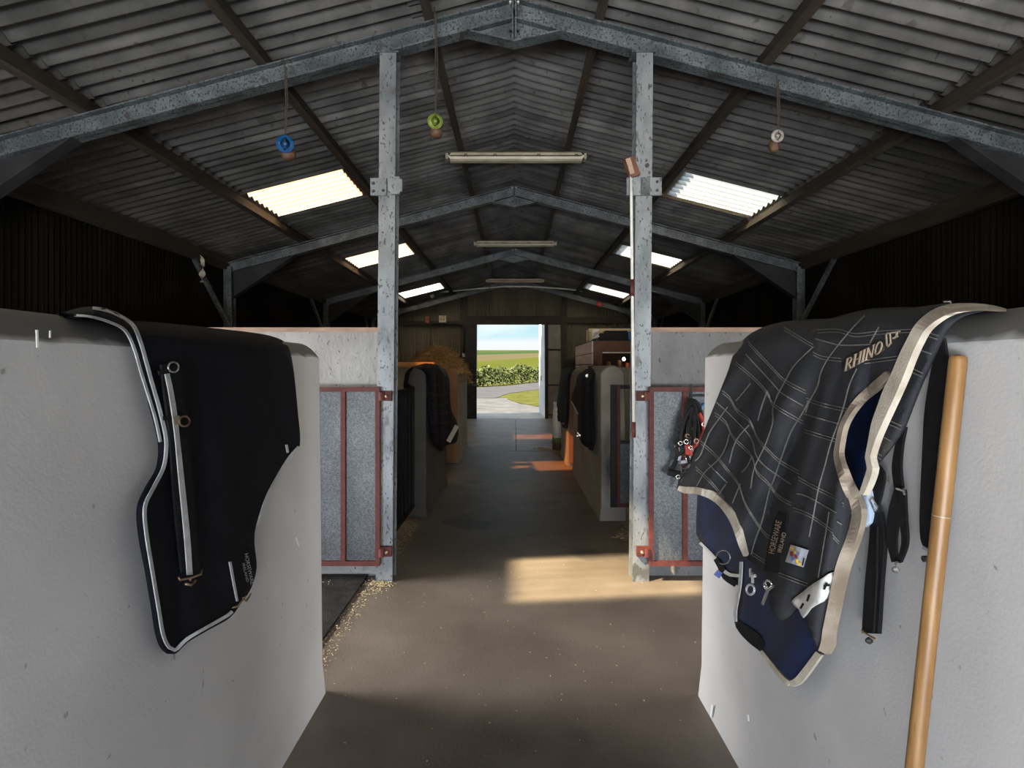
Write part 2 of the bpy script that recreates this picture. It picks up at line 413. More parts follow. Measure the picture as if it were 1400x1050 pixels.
# ------------------------------------------------------------------ roof
TANP = .268; ANG = math.atan(TANP); COSA = math.cos(ANG)
def zroof(x): return 4.554 - TANP * abs(x)
CW = 1.05; PITCH = CW / 7; AMP = .030
def corr_mesh(name, stations, width, pitch, amp, thick, seg, m, ncorr_extra=0.0):
    """corrugated sheet: stations (x, z, lift) along its length, corrugations across y"""
    n = int(round(width / pitch * seg)) + 1
    vs, fs = [], []
    for side in (0, 1):
        for x, z in stations:
            for j in range(n):
                y = j * pitch / seg
                vs.append((x, y, z + amp * math.cos(2 * PI * y / pitch) + (thick if side else 0)))
    ns = len(stations); o = ns * n
    for i in range(ns - 1):
        for j in range(n - 1):
            a = i * n + j
            fs.append((a, a + n, a + n + 1, a + 1)); fs.append((o + a, o + a + 1, o + a + n + 1, o + a + n))
    for j in range(n - 1):
        fs.append((j, j + 1, o + j + 1, o + j)); b = (ns - 1) * n + j; fs.append((b, o + b, o + b + 1, b + 1))
    for i in range(ns - 1):
        a = i * n; fs.append((a, o + a, o + a + n, a + n)); b = a + n - 1; fs.append((b, b + n, o + b + n, o + b))
    me = bpy.data.meshes.new(name); me.from_pydata(vs, [], fs); me.materials.append(m)
    bm = bmesh.new(); bm.from_mesh(me); bmesh.ops.recalc_face_normals(bm, faces=bm.faces)
    for f in bm.faces: f.smooth = True
    for ed in bm.edges: ed.smooth = ed.calc_face_angle(0) < math.radians(50)
    bm.to_mesh(me); bm.free()
    return me
roof = struct('ceiling')
WS = CW + PITCH * .5
ROWS = ((.64, 2.10), (1.97, 3.36), (3.22, 4.86))
row_me = []
for i, (a, b) in enumerate(ROWS):
    L = (b - a) / COSA
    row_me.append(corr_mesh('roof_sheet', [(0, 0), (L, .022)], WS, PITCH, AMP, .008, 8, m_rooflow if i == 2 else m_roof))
Lm = (ROWS[1][1] - ROWS[1][0]) / COSA
lit_me = corr_mesh('rooflight_sheet', [(0, 0), (Lm, .022)], WS, PITCH, AMP, .003, 12, m_light)
lit_me2 = lit_me.copy(); lit_me2.materials[0] = m_light2
lit_me4 = lit_me.copy(); lit_me4.materials[0] = m_light4
lit_me3 = lit_me.copy(); lit_me3.materials[0] = m_light3
crown_st = [(x, -TANP * (abs(x) - .05 * max(0, 1 - abs(x) / .2) ** 2) + .020) for x in (-.8, -.3, -.2, -.12, -.05, 0, .05, .12, .2, .3, .8)]
crown_me = corr_mesh('ridge_sheet', crown_st, WS, PITCH, AMP, .008, 6, m_roof)
Y0 = 7.12
K0 = math.floor((Y_REAR - Y0) / CW); K1 = math.ceil((Y_FAR + .4 - Y0) / CW)
LIT = {-5: 0, 0: 1, 4: 2, 9: 3}  # rearmost pair is out of view, assumed from the sun patch on the floor
tilt = Matrix.Rotation(-.008 / CW, 4, 'X')
for k in range(K0, K1):
    y = Y0 + k * CW
    if y < Y_REAR - .5: continue
    shared('ridge_sheet', crown_me, roof, Matrix.Translation((0, y, 4.554)) @ tilt)
    for r, (a, b) in enumerate(ROWS):
        for sd in (1, -1):
            lit = r == 1 and k in LIT
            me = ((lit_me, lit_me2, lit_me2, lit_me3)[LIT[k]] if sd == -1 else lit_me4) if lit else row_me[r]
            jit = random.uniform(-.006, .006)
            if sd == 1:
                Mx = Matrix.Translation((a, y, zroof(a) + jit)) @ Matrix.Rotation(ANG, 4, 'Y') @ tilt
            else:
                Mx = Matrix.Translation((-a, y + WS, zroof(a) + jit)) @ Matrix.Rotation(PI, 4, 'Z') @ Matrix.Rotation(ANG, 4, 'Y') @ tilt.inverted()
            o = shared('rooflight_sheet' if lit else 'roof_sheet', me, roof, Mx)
            if lit: o['label'] = 'translucent corrugated sheet letting daylight in'

# ------------------------------------------------------------------ side walls and far gable
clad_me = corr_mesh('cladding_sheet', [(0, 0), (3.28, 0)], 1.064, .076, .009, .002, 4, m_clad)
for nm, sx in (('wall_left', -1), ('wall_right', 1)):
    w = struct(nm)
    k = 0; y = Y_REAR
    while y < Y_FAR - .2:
        if 2.4 < y + .5 < 4.6:  # sheets left out for an assumed side door, out of view
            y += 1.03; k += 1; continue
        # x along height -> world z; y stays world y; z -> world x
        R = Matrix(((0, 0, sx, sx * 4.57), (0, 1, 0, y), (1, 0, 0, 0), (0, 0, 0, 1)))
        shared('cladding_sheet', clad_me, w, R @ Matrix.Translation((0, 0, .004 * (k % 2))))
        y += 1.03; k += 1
    MB().box(min(sx * 4.54, sx * 4.58), max(sx * 4.54, sx * 4.58), 2.71, 4.78, 2.15, 3.28).build('door_header', m_clad, w)  # closes the wall above the assumed side door
    # eaves beam and horizontal rails, dark timber
    MB().box(sx * 4.42 - .04, sx * 4.42 + .04, Y_REAR, Y_FAR, 3.12, 3.30).build('eaves_beam', m_timber, w)
    MB().box(sx * 4.50 - .03, sx * 4.50 + .03, Y_REAR, Y_FAR, 1.95, 2.05).build('cladding_rail', m_timber, w)

XL, XR, ZD = -1.20, .985, 3.01
bw = struct('wall_back')
MB().box(-4.3, 4.25, Y_REAR - .06, Y_REAR, 2.7, 3.4).build('door_header', m_clad, bw)  # over the assumed rear doorway, out of view
MB().box(4.25, 4.6, Y_REAR - .06, Y_REAR, 0, 3.4).build('cladding_panel', m_clad, bw)
MB().box(-4.6, -4.3, Y_REAR - .06, Y_REAR, 0, 3.4).build('cladding_panel', m_clad, bw)
gw = struct('wall_far')
x = -4.6; k = 0
while x < 4.6:
    x1 = min(x + 1.0, 4.6)
    segs = []
    xs = [x + (x1 - x) * i / 56 for i in range(57)]
    vs, fs = [], []
    for xx in xs:
        yy = Y_FAR + .009 * math.cos(2 * PI * xx / .0714)
        zb = 0.0
        if XL < xx < XR: zb = ZD
        vs += [(xx, yy, zb), (xx, yy, zroof(xx) + .02)]
    for i in range(56):
        fs.append((2 * i, 2 * i + 2, 2 * i + 3, 2 * i + 1))
    n0 = len(vs); vs += [(a, b + .004, c) for a, b, c in vs]; fs += [tuple(n0 + q for q in reversed(f)) for f in fs]
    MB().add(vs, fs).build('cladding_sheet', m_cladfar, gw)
    x = x1; k += 1
yg = Y_FAR - .02
for (x0, x1, z0, z1, nm, mm) in ((-1.72, -1.50, 0, 4.1, 'gable_post', m_timber), (1.50, 1.68, 0, 4.1, 'gable_post', m_timber),
                                 (-1.5, 1.5, ZD + .0, ZD + .27, 'door_header', m_timber), (-4.5, -1.72, 2.98, 3.12, 'cladding_rail', m_timber),
                                 (1.68, 4.5, 3.05, 3.25, 'cladding_rail', m_timber), (1.68, 4.5, 1.75, 1.9, 'cladding_rail', m_timber),
                                 (-1.5, XL, 0, ZD, 'door_jamb', m_darksteel), (XR, XR + .10, 0, ZD, 'door_jamb', m_darksteel)):
    MB().box(x0, x1, yg - .12, yg, z0, z1).build(nm, mm, gw)
# sliding leaf standing open inside to the right; white leaf swung outwards
d = struct('door_1')
MB().box(XR + .1, 1.50, yg - .07, yg - .03, .02, ZD).build('door_panel', m_doorp, d)
for z in (2.18, 1.05, .10): MB().box(XR + .1, 1.5, yg - .095, yg - .07, z, z + .05).build('door_rail', m_timber, d)
for z in (2.18, 1.05): MB().box(-1.5, XL, yg - .145, yg - .12, z, z + .05).build('door_rail', m_timber, d)
d = struct('door_2')
MB().add([(XR, Y_FAR + .05, .03), (XR + .05, Y_FAR + .05, .03), (XR - .03, Y_FAR + 2.4, .03), (XR - .08, Y_FAR + 2.4, .03),
          (XR, Y_FAR + .05, ZD + .5), (XR + .05, Y_FAR + .05, ZD + .5), (XR - .03, Y_FAR + 2.4, ZD + .5), (XR - .08, Y_FAR + 2.4, ZD + .5)],
         [(3, 2, 1, 0), (4, 5, 6, 7), (0, 1, 5, 4), (1, 2, 6, 5), (2, 3, 7, 6), (3, 0, 4, 7)]).build('door_panel', m_whiteleaf, d)
MB().tube([(XR - .02, Y_FAR + 1.2, 1.2), (XR - .06, Y_FAR + 1.2, 1.2), (XR - .06, Y_FAR + 1.2, 1.35), (XR - .02, Y_FAR + 1.2, 1.35)], .012).build('door_handle', m_darksteel, d)

# ------------------------------------------------------------------ portal frames
RD = .155        # rafter depth measured vertically
def ztop(x): return 4.402 - TANP * abs(x)
ordn = ('nearest', 'second', 'third', 'farthest')
for i, yf in enumerate((4.57, 9.2, 13.95, 18.62)):
    t = thing('portal_frame', (0, yf, 0), ('nearest galvanised steel roof frame carried by the two aisle pillars',
              'second steel roof frame, crossing just behind the nearest rooflights', 'third steel roof frame with a bare V-shaped apex bracket',
              'farthest steel roof frame standing close to the gable with the open doorway')[i], 'roof frame', 'steel portal frames of the barn roof')
    for sx in (-1, 1):
        p, q = Vector((sx * .012, yf, ztop(0))), Vector((sx * 4.42, yf, ztop(4.42)))
        mb = MB()
        up = Vector((sx * TANP, 0, 1)).normalized()
        D = RD * COSA
        mb.beam(p, q, .12, .012, up, -.006); mb.beam(p, q, .12, .012, up, -D + .006); mb.beam(p, q, .010, D, up, -D / 2)
        mb.build('rafter', m_steel, t)
        mb = MB()
        for yy in (-.07, .07): mb.box(sx * 4.38 - .06, sx * 4.38 + .06, yf + yy - .006, yf + yy + .006, 0, 3.16)
        mb.box(sx * 4.38 - .006, sx * 4.38 + .006, yf - .07, yf + .07, 0, 3.16)
        mb.build('column', m_steel, t)
        # knee haunch; shade under the eaves is put into its dark steel colour
        z1 = ztop(3.35) - RD; z2 = ztop(4.32) - RD
        mb = MB().prism([(sx * 3.35, z1), (sx * 4.32, z2), (sx * 4.32, z2 - .40)], yf - .006, yf + .006)
        mb.beam((sx * 3.35, yf, z1), (sx * 4.32, yf, z2 - .40), .12, .012, (0, 0, 1))
        mb.build('knee_haunch', m_darksteel, t)
        # eaves brace towards the camera
        MB().beam((sx * 4.36, yf - .08, 2.25), (sx * 4.42, yf - .95, 3.12), .05, .05).build('eaves_brace', m_steel, t)
    zb = ztop(.34) - RD; za = 4.078
    mb = MB().prism([(-.34, zb), (0, ztop(0) - RD), (.34, zb), (0, za)], yf - .007, yf + .007)
    for sx in (-1, 1): mb.beam((sx * .36, yf, zb + .004), (0, yf, za), .12, .012)
    mb.build('apex_haunch', m_steel, t)
    mb = MB()
    for sx in (-1, 1): mb.box(sx * .012 - .006, sx * .012 + .006, yf - .062, yf + .062, za + .01, ztop(0) - .005)
    mb.build('apex_plate', m_steel, t)
    for (bx, bz) in ((-.03, -.03), (.03, -.03), (.03, -.24), (-.03, -.24), (-.03, -.14)):
        MB().lathe((bx, yf - .05, ztop(0) + bz), (0, 1, 0), [(-.008, .009), (.02, .009)], 6).build('bolt', m_boltw if bz > -.1 else m_bolt, t)

pn = {(-1, .67): 'uppermost timber purlin left of the ridge', (1, .67): 'uppermost timber purlin right of the ridge',
      (-1, 1.93): 'middle timber purlin left of the ridge, along the upper edge of the rooflights',
      (1, 1.93): 'middle timber purlin right of the ridge, along the upper edge of the rooflights',
      (-1, 3.28): 'lowest timber purlin on the left, lit orange below the rooflights',
      (1, 3.28): 'lowest timber purlin on the right, lit bright below the rooflights'}
for (sx, x), lb in pn.items():
    mb = MB().beam((sx * x, Y_REAR, zroof(x) - .03), (sx * x, Y_FAR, zroof(x) - .03), .07, .118, (sx * TANP, 0, 1), -.059)
    tag(mb.build('purlin', m_timber, origin=(sx * x, Y_REAR, zroof(x))), lb, 'purlin', 'timber purlins under the roof sheets', 'thing')

# ------------------------------------------------------------------ aisle pillars
for sx, xc, lb in ((-1, -.968, 'left galvanised steel pillar between the aisle and the left gate'), (1, .962, 'right galvanised steel pillar with red brackets beside the aisle')):
    t = thing('steel_pillar', (xc, 4.57, 0), lb, 'pillar', 'galvanised aisle pillars')
    zt = ztop(xc) - RD - .004
    lean = .030
    def leanbox(mb, x0, x1, y0, y1, z0, z1):
        k = len(mb.v); mb.box(x0, x1, y0, y1, z0, z1)
        for v in mb.v[k:]: v.x += lean * (v.z / 4.0) - .010
        return mb
    mb = leanbox(MB(), xc - .062, xc + .062, 4.49, 4.50, 0, zt); mb.build('front_flange', m_post, t)
    mb = leanbox(MB(), xc - .062, xc + .062, 4.63, 4.64, 0, zt); mb.build('rear_flange', m_post, t)
    mb = leanbox(MB(), xc - .004, xc + .004, 4.50, 4.63, 0, zt); mb.build('web', m_steel, t)
    MB().box(xc - .08, xc + .10, 4.48, 4.65, zt - .010, zt + .002).build('head_plate', m_steel, t)
    if sx < 0:
        MB().box(-1.075, -.955, 4.465, 4.488, 2.895, 3.025).build('splice_plate', m_post, t)
        b = bmesh.new(); bmesh.ops.create_cube(b, size=1)
        for v in b.verts: v.co = Vector((-.885 + v.co.x * .105, 4.455 + v.co.y * .03, 2.963 + v.co.z * .13))
        bmesh.ops.bevel(b, geom=[e for e in b.edges if abs(e.verts[0].co.y - e.verts[1].co.y) > .02], offset=.02, segments=3, affect='EDGES')
        me = MB(); me.v = [v.co.copy() for v in b.verts]; b.verts.index_update(); me.f = [tuple(v.index for v in f.verts) for f in b.faces]; b.free()
        me.build('splice_plate', m_post, t)
        bl = [(-.862, 3.0), (-.862, 2.93), (-.905, 2.965), (-1.05, 2.985), (-1.05, 2.925), (-.978, 2.93)]
    else:
        MB().box(.842, 1.102, 4.462, 4.488, 2.895, 3.028).build('splice_plate', m_post, t)
        MB().box(.945, 1.012, 4.452, 4.462, 2.897, 3.026).build('cover_strip', m_steel, t)
        bl = [(.877, 2.995), (.877, 2.93), (1.067, 2.995), (1.067, 2.93)]
        MB().lathe((.998, 4.49, 3.125), (0, -1, 0), [(0, .016), (.012, .016)], 8).build('old_hole', m_bolt, t)
    for (bx, bz) in bl:
        MB().lathe((bx, 4.466, bz), (0, -1, 0), [(0, .011), (.014, .011), (.02, .006)], 6).build('bolt', m_bolt, t)

# red-and-white pole standing along the right pillar, with a timber block at its head
t = thing('white_pole', (.888, 4.44, 1.07), 'slim white pole with red bands fixed upright against the right pillar', 'pole')
zz = lambda v: H - (v - CV) * 4.44 / F
px = lambda v: .868 + (v - 240) * .00006
MB().tube([(px(240), 4.44, zz(236)), (px(300), 4.44, zz(300)), (px(410), 4.44, zz(410)), (px(597), 4.44, zz(597))], .0105, 10).build('shaft', m_ducts, t, True)
for v0, v1 in ((382, 405), (577, 598)):
    MB().tube([(px(v0), 4.44, zz(v0)), (px(v1), 4.44, zz(v1))], .0145, 10).build('red_band', m_red, t, True, label='red painted band')
MB().beam((.845, 4.44, zz(217)), (.900, 4.45, zz(241)),   .05, .075).build('timber_block', m_brown, t, label='red-brown timber block')
MB().beam((.838, 4.41, zz(219)), (.872, 4.41, zz(240)), .02, .035).build('block_face', m_cap, t)

# ------------------------------------------------------------------ stall walls
def wall_profile(sx, xb, xt, zf, crest, th):
    pts = [(xb, 0), (xb + .012, .11), (xb + .016, .14), (xt, zf)]
    cx = xt + th / 2
    for k in range(1, 10):
        q = -1 + k / 5
        pts.append((cx + th / 2 * q, zf + (crest - zf) * (1 - q * q)))
    pts += [(xt + th, zf), (xt + th + .02, .14), (xt + th + .02, 0)]
    return [(sx * x, z) for x, z in pts]
def stall_wall(sx, xb, xt, y0, y1, zf, crest, th, m, label, group):
    t = thing('stall_wall', (sx * (xt + th / 2), (y0 + y1) / 2, 0), label, 'wall', group)
    prof = wall_profile(sx, xb, xt, zf, crest, th); n = len(prof)
    cx = sx * (xt + th / 2)
    vs, fs = [], []
    st = [(y0, .93), (y0 + .004, .965), (y0 + .014, .99), (y0 + .03, 1.0)]
    ny = max(2, int((y1 - y0) / .3))
    st += [(y0 + .03 + (y1 - y0 - .06) * i / ny, 1) for i in range(1, ny)]
    st += [(y1 - .03, 1.0), (y1 - .014, .99), (y1 - .004, .965), (y1, .93)]
    for yy, s in st:
        for (x, z) in prof: vs.append((cx + (x - cx) * s, yy, z - (1 - s) * .25 * (z > zf - .01) * z / 1.7))
    for i in range(len(st) - 1):
        for j in range(n - 1): fs.append((i * n + j, i * n + j + 1, (i + 1) * n + j + 1, (i + 1) * n + j))
    fs += [tuple(range(n)), tuple((len(st) - 1) * n + j for j in range(n - 1, -1, -1))]
    o = MB().add(vs, fs).build('concrete_panel', m, t); smooth_by_angle(o, 24)
    return t
G1 = 'rounded concrete stall walls along the aisle'
stall_wall(-1, .930, .963, -.9, 2.965, 1.655, 1.725, .20, m_wall, 'near left grey concrete stall wall with a black rug over it', G1)
stall_wall(1, .900, .935, -3.4, 2.94, 1.655, 1.725, .20, m_wall, 'near right grey concrete stall wall with a checked rug over it', G1)
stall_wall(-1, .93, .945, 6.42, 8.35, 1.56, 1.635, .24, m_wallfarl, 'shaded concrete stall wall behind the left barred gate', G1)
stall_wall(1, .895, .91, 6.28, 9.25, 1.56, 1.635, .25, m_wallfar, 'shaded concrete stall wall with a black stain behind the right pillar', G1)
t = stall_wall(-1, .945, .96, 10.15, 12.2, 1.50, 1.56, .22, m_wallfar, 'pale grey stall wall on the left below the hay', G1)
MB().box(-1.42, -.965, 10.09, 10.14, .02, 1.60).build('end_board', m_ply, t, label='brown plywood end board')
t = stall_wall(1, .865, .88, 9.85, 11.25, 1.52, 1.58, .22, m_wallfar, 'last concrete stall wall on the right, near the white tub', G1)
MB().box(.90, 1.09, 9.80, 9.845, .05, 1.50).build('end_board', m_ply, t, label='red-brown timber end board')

# cross partitions
def partition(sx, y, x0, x1, z, label, m=m_part, cap=True):
    t = thing('partition_wall', (sx * (x0 + x1) / 2, y, 0), label, 'partition', 'cross partitions between the stalls')
    MB().box(min(sx * x0, sx * x1), max(sx * x0, sx * x1), y, y + .14, 0, z - (.035 if cap else 0)).build('concrete_panel', m, t)
    if cap: MB().box(min(sx * x0, sx * x1), max(sx * x0, sx * x1), y - .012, y + .15, z - .035, z).build('cap_board', m_cap, t, label='pinkish timber capping board')
partition(-1, 4.62, 1.035, 4.30, 1.918, 'pale speckled concrete partition behind the left gate')
partition(1, 4.62, 1.03, 4.30, 1.918, 'grey concrete partition behind the right gate', m_part2)
partition(-1, 9.0, 1.25, 4.30, 1.62, 'dark stall partition behind the left barred gate', m_wallfar, False)
partition(1, 9.05, 1.19, 4.30, 1.62, 'dark stall partition behind the wall with the black stain', m_wallfar, False)

# ------------------------------------------------------------------ gates
def hinge(t, sx, z):
    x0, x1 = sorted((sx * .915, sx * 1.005))
    h = MB().box(x0, x1, 4.450, 4.487, z - .036, z + .036).build('hinge_bracket', m_red, t)
    MB().lathe((sx * .985, 4.43, z - .03), (0, 0, 1), [(0, .02), (.06, .02)], 10).build('hinge_pin', m_red, h)
    MB().lathe((sx * .952, 4.452, z), (0, -1, 0), [(0, .014), (.02, .014), (.028, .007)], 6).build('bolt', m_brass, h)
def sheet_gate(sx, label, xs):
    t = thing('stall_gate', (sx * 1.75, 4.45, .1), label, 'gate', 'red framed sheet steel gates folded back against the partitions')
    y = 4.45; xa, xb, z0, z1 = xs[0], xs[-1], .135, 1.462
    bx = lambda a, b, za, zb, ya, yb: MB().box(min(sx * a, sx * b), max(sx * a, sx * b), ya, yb, za, zb)
    bx(xa - .017, xb + .017, z1 - .034, z1, y - .017, y + .017).build('top_rail', m_red, t)
    bx(xa - .017, xb + .017, z0, z0 + .034, y - .017, y + .017).build('bottom_rail', m_red, t)
    for i, x in enumerate(xs):
        bx(x - .017, x + .017, z0 + .034, z1 - .034, y - .016, y + .016).build('stile' if i in (0, len(xs) - 1) else 'bar', m_red, t)
    for a, b in zip(xs[:-1], xs[1:]):
        bx(a + .017, b - .017, z0 + .034, z1 - .034, y + .012, y + .016).build('steel_panel', m_galv, t)
    for z in (1.395, .235): hinge(t, sx, z)
sheet_gate(-1, 'left red framed gate with galvanised panels, folded back beside the left pillar', (1.015, 1.272, 1.53, 1.79, 2.05, 2.31))
sheet_gate(1, 'right red framed gate with galvanised panels and halters hung on it', (1.02, 1.272, 1.53, 1.79, 2.05, 2.31))

t = thing('barred_gate', (-1.09, 5.6, .1), 'dark steel gate of upright bars between the left pillar and the shaded wall', 'gate')
y0, y1 = 4.72, 6.40
MB().box(-1.105, -1.065, y0, y1, 1.36, 1.40).build('top_rail', m_darksteel, t)
MB().box(-1.105, -1.065, y0, y1, .12, .16).build('bottom_rail', m_darksteel, t)
n = 9
for i in range(n):
    yy = y0 + (y1 - y0) * i / (n - 1)
    MB().box(-1.10, -1.07, yy - .02, yy + .02, .16, 1.36).build('bar', m_darksteel, t)
for i in range(n - 1):
    yy = y0 + (y1 - y0) * (i + .5) / (n - 1)
    MB().box(-1.098, -1.092, yy - .085, yy + .085, .16, 1.36).build('backing_panel', m_darksteel, t)

t = thing('stall_gate', (1.7, 6.2, .1), 'half-sheeted red gate in the gloom behind the right pillar', 'gate')
y = 6.22
MB().box(1.005, 1.065, y - .02, y + .02, .16, 1.43).build('stile', m_darksteel, t, label='dark upright stile')
MB().box(1.068, 1.100, y - .018, y + .018, .16, 1.43).build('inner_stile', m_red, t)
MB().box(1.10, 2.45, y - .018, y + .018, .16, .20).build('bottom_rail', m_red, t)
MB().box(1.10, 2.45, y - .018, y + .018, 1.39, 1.43).build('top_rail', m_darksteel, t)
MB().box(1.10, 2.45, y - .018, y + .018, .82, .85).build('middle_rail', m_darksteel, t)
MB().box(1.10, 2.45, y + .005, y + .010, .20, .82).build('steel_panel', m_galv, t)
for k in range(4): MB().box(1.38 + k * .33, 1.41 + k * .33, y - .015, y + .015, .85, 1.39).build('bar', m_darksteel, t)

# ------------------------------------------------------------------ fluorescent lights
for yl, lb in ((7.21, 'nearest cream fluorescent light hanging under the ridge'), (12.18, 'middle cream fluorescent light under the ridge'),
               (17.3, 'farthest cream fluorescent light under the ridge, close to the gable')):
    t = thing('fluorescent_light', (0.02, yl, 4.2), lb, 'light', 'fluorescent lights under the ridge')
    c = 0.022
    MB().box(c - .77, c + .77, yl - .05, yl + .06, 4.186, 4.204).build('mounting_board', m_dust, t, label='dark dusty mounting board')
    MB().prism([(c - .80, 4.150), (c - .78, 4.186), (c + .78, 4.186), (c + .80, 4.150)], yl - .06, yl + .06).build('body', m_cream, t)
    mb = MB()
    pr = [(-.075, 4.150), (-.06, 4.108), (-.035, 4.09), (.035, 4.09), (.06, 4.108), (.075, 4.150)]
    vs = [(c + sx * (.79 if z < 4.13 else .82), yl + py, z) for sx in (-1, 1) for py, z in pr]
    mb.add(vs, [tuple(range(6)), tuple(range(11, 5, -1))] + [(i, i + 1, 7 + i, 6 + i) for i in range(5)] + [(5, 0, 6, 11)])
    mb.build('diffuser', m_cream, t)
    MB().box(c - .79, c + .79, yl - .079, yl - .074, 4.136, 4.150).build('rim', m_dust, t)
    for sx in (-1, 1):
        MB().box(c + sx * .83 - .014, c + sx * .83 + .014, yl - .055, yl + .055, 4.112, 4.18).build('end_cap', m_cream, t)
        MB().tube([(c + sx * .84, yl, 4.18), (c + sx * .875, yl - .02, 4.155), (c + sx * .84, yl - .03, 4.12)], .006, 6).build('wire_loop', m_bolt, t)
    for xx in (-.60, -.25, .27, .72):
        MB().tube([(c + xx - .02, yl - .082, 4.13), (c + xx - .012, yl - .090, 4.158), (c + xx + .012, yl - .090, 4.158), (c + xx + .02, yl - .082, 4.13)], .005, 6).build('clip', m_bolt, t)

# ------------------------------------------------------------------ hanging licks on strings
def lick(u, v, r, vb, m, vt, yl, label, ell):
    c = P(u, v, yl); top = P(u - 1, vt, yl)
    t = thing('hanging_lick', top, label, 'horse lick', 'licks hung on strings from the roof frame')
    nrm = Vector((.25 if u < 700 else -.1, -1, -.12)).normalized()
    R = r * yl / F
    MB().lathe(c, nrm, [(-.012, R * .8), (-.008, R * .97), (0, R), (.008, R * .95), (.010, R * .55), (.006, R * .3), (.014, R * .18), (.016, .002)], 24).build('disc', m, t, True)
    MB().lathe(c - nrm * .008 + Vector((0, .055, -.030)), (0.05, .1, -1), [(-.02, R * .6), (0, R * .8), (.03, R * .85), (.055, R * .7), (.07, R * .35)], 16).build('lick_block', m_lick, t, True, label='brown lick block below the disc')
    MB().tube([top, (c + top) / 2 + Vector((.006, .004, 0)), c + Vector((.002, -.012, 0))], .0045, 6).build('string', m_rope, t)
    MB().tube([top + Vector((.012, 0, -.05)), (c + top) / 2 + Vector((.02, .004, 0)), c + Vector((.004, -.010, .03))], .004, 6).build('string', m_rope, t)
lick(390, 197, 12, 0, m_blue, 82, 4.46, 'blue disc lick hanging on a string from the roof frame', 1)
lick(595, 166, 10.5, 0, m_green, 10, 4.46, 'lime green disc lick hanging near the ridge', 1)
lick(1063, 186, 8.5, 0, m_clear, 100, 4.46, 'cloudy grey disc lick hanging on the right of the frame', 1)

# ------------------------------------------------------------------ drape toolkit: cloth pinned to outlines on the wall planes
def catmull(pts, step, closed=True):
    pts = [Vector(p) for p in pts]; n = len(pts); out = []
    rng = range(n) if closed else range(n - 1)
    for i in rng:
        if closed: p0, p1, p2, p3 = pts[i - 1], pts[i], pts[(i + 1) % n], pts[(i + 2) % n]
        else: p0, p1, p2, p3 = pts[max(i - 1, 0)], pts[i], pts[i + 1], pts[min(i + 2, n - 1)]
        m = max(1, int(round((p2 - p1).length / step)))
        for k in range(m):
            s = k / m
            out.append(.5 * ((2 * p1) + (p2 - p0) * s + (2 * p0 - 5 * p1 + 4 * p2 - p3) * s * s + (3 * p1 - p0 - 3 * p2 + p3) * s ** 3))
    if not closed: out.append(pts[-1])
    return out
def inside(p, poly):
    x, y = p; c = False; n = len(poly)
    for i in range(n):
        a, b = poly[i], poly[i - 1]
        if (a[1] > y) != (b[1] > y) and x < (b[0] - a[0]) * (y - a[1]) / (b[1] - a[1]) + a[0]: c = not c
    return c
def interp(tab, u):
    if u <= tab[0][0]: return tab[0][1]
    for (a, va), (b, vb) in zip(tab[:-1], tab[1:]):
        if u <= b: return va + (vb - va) * (u - a) / (b - a)
    return tab[-1][1]
def sm(x): x = min(1, max(0, x)); return x * x * (3 - 2 * x)

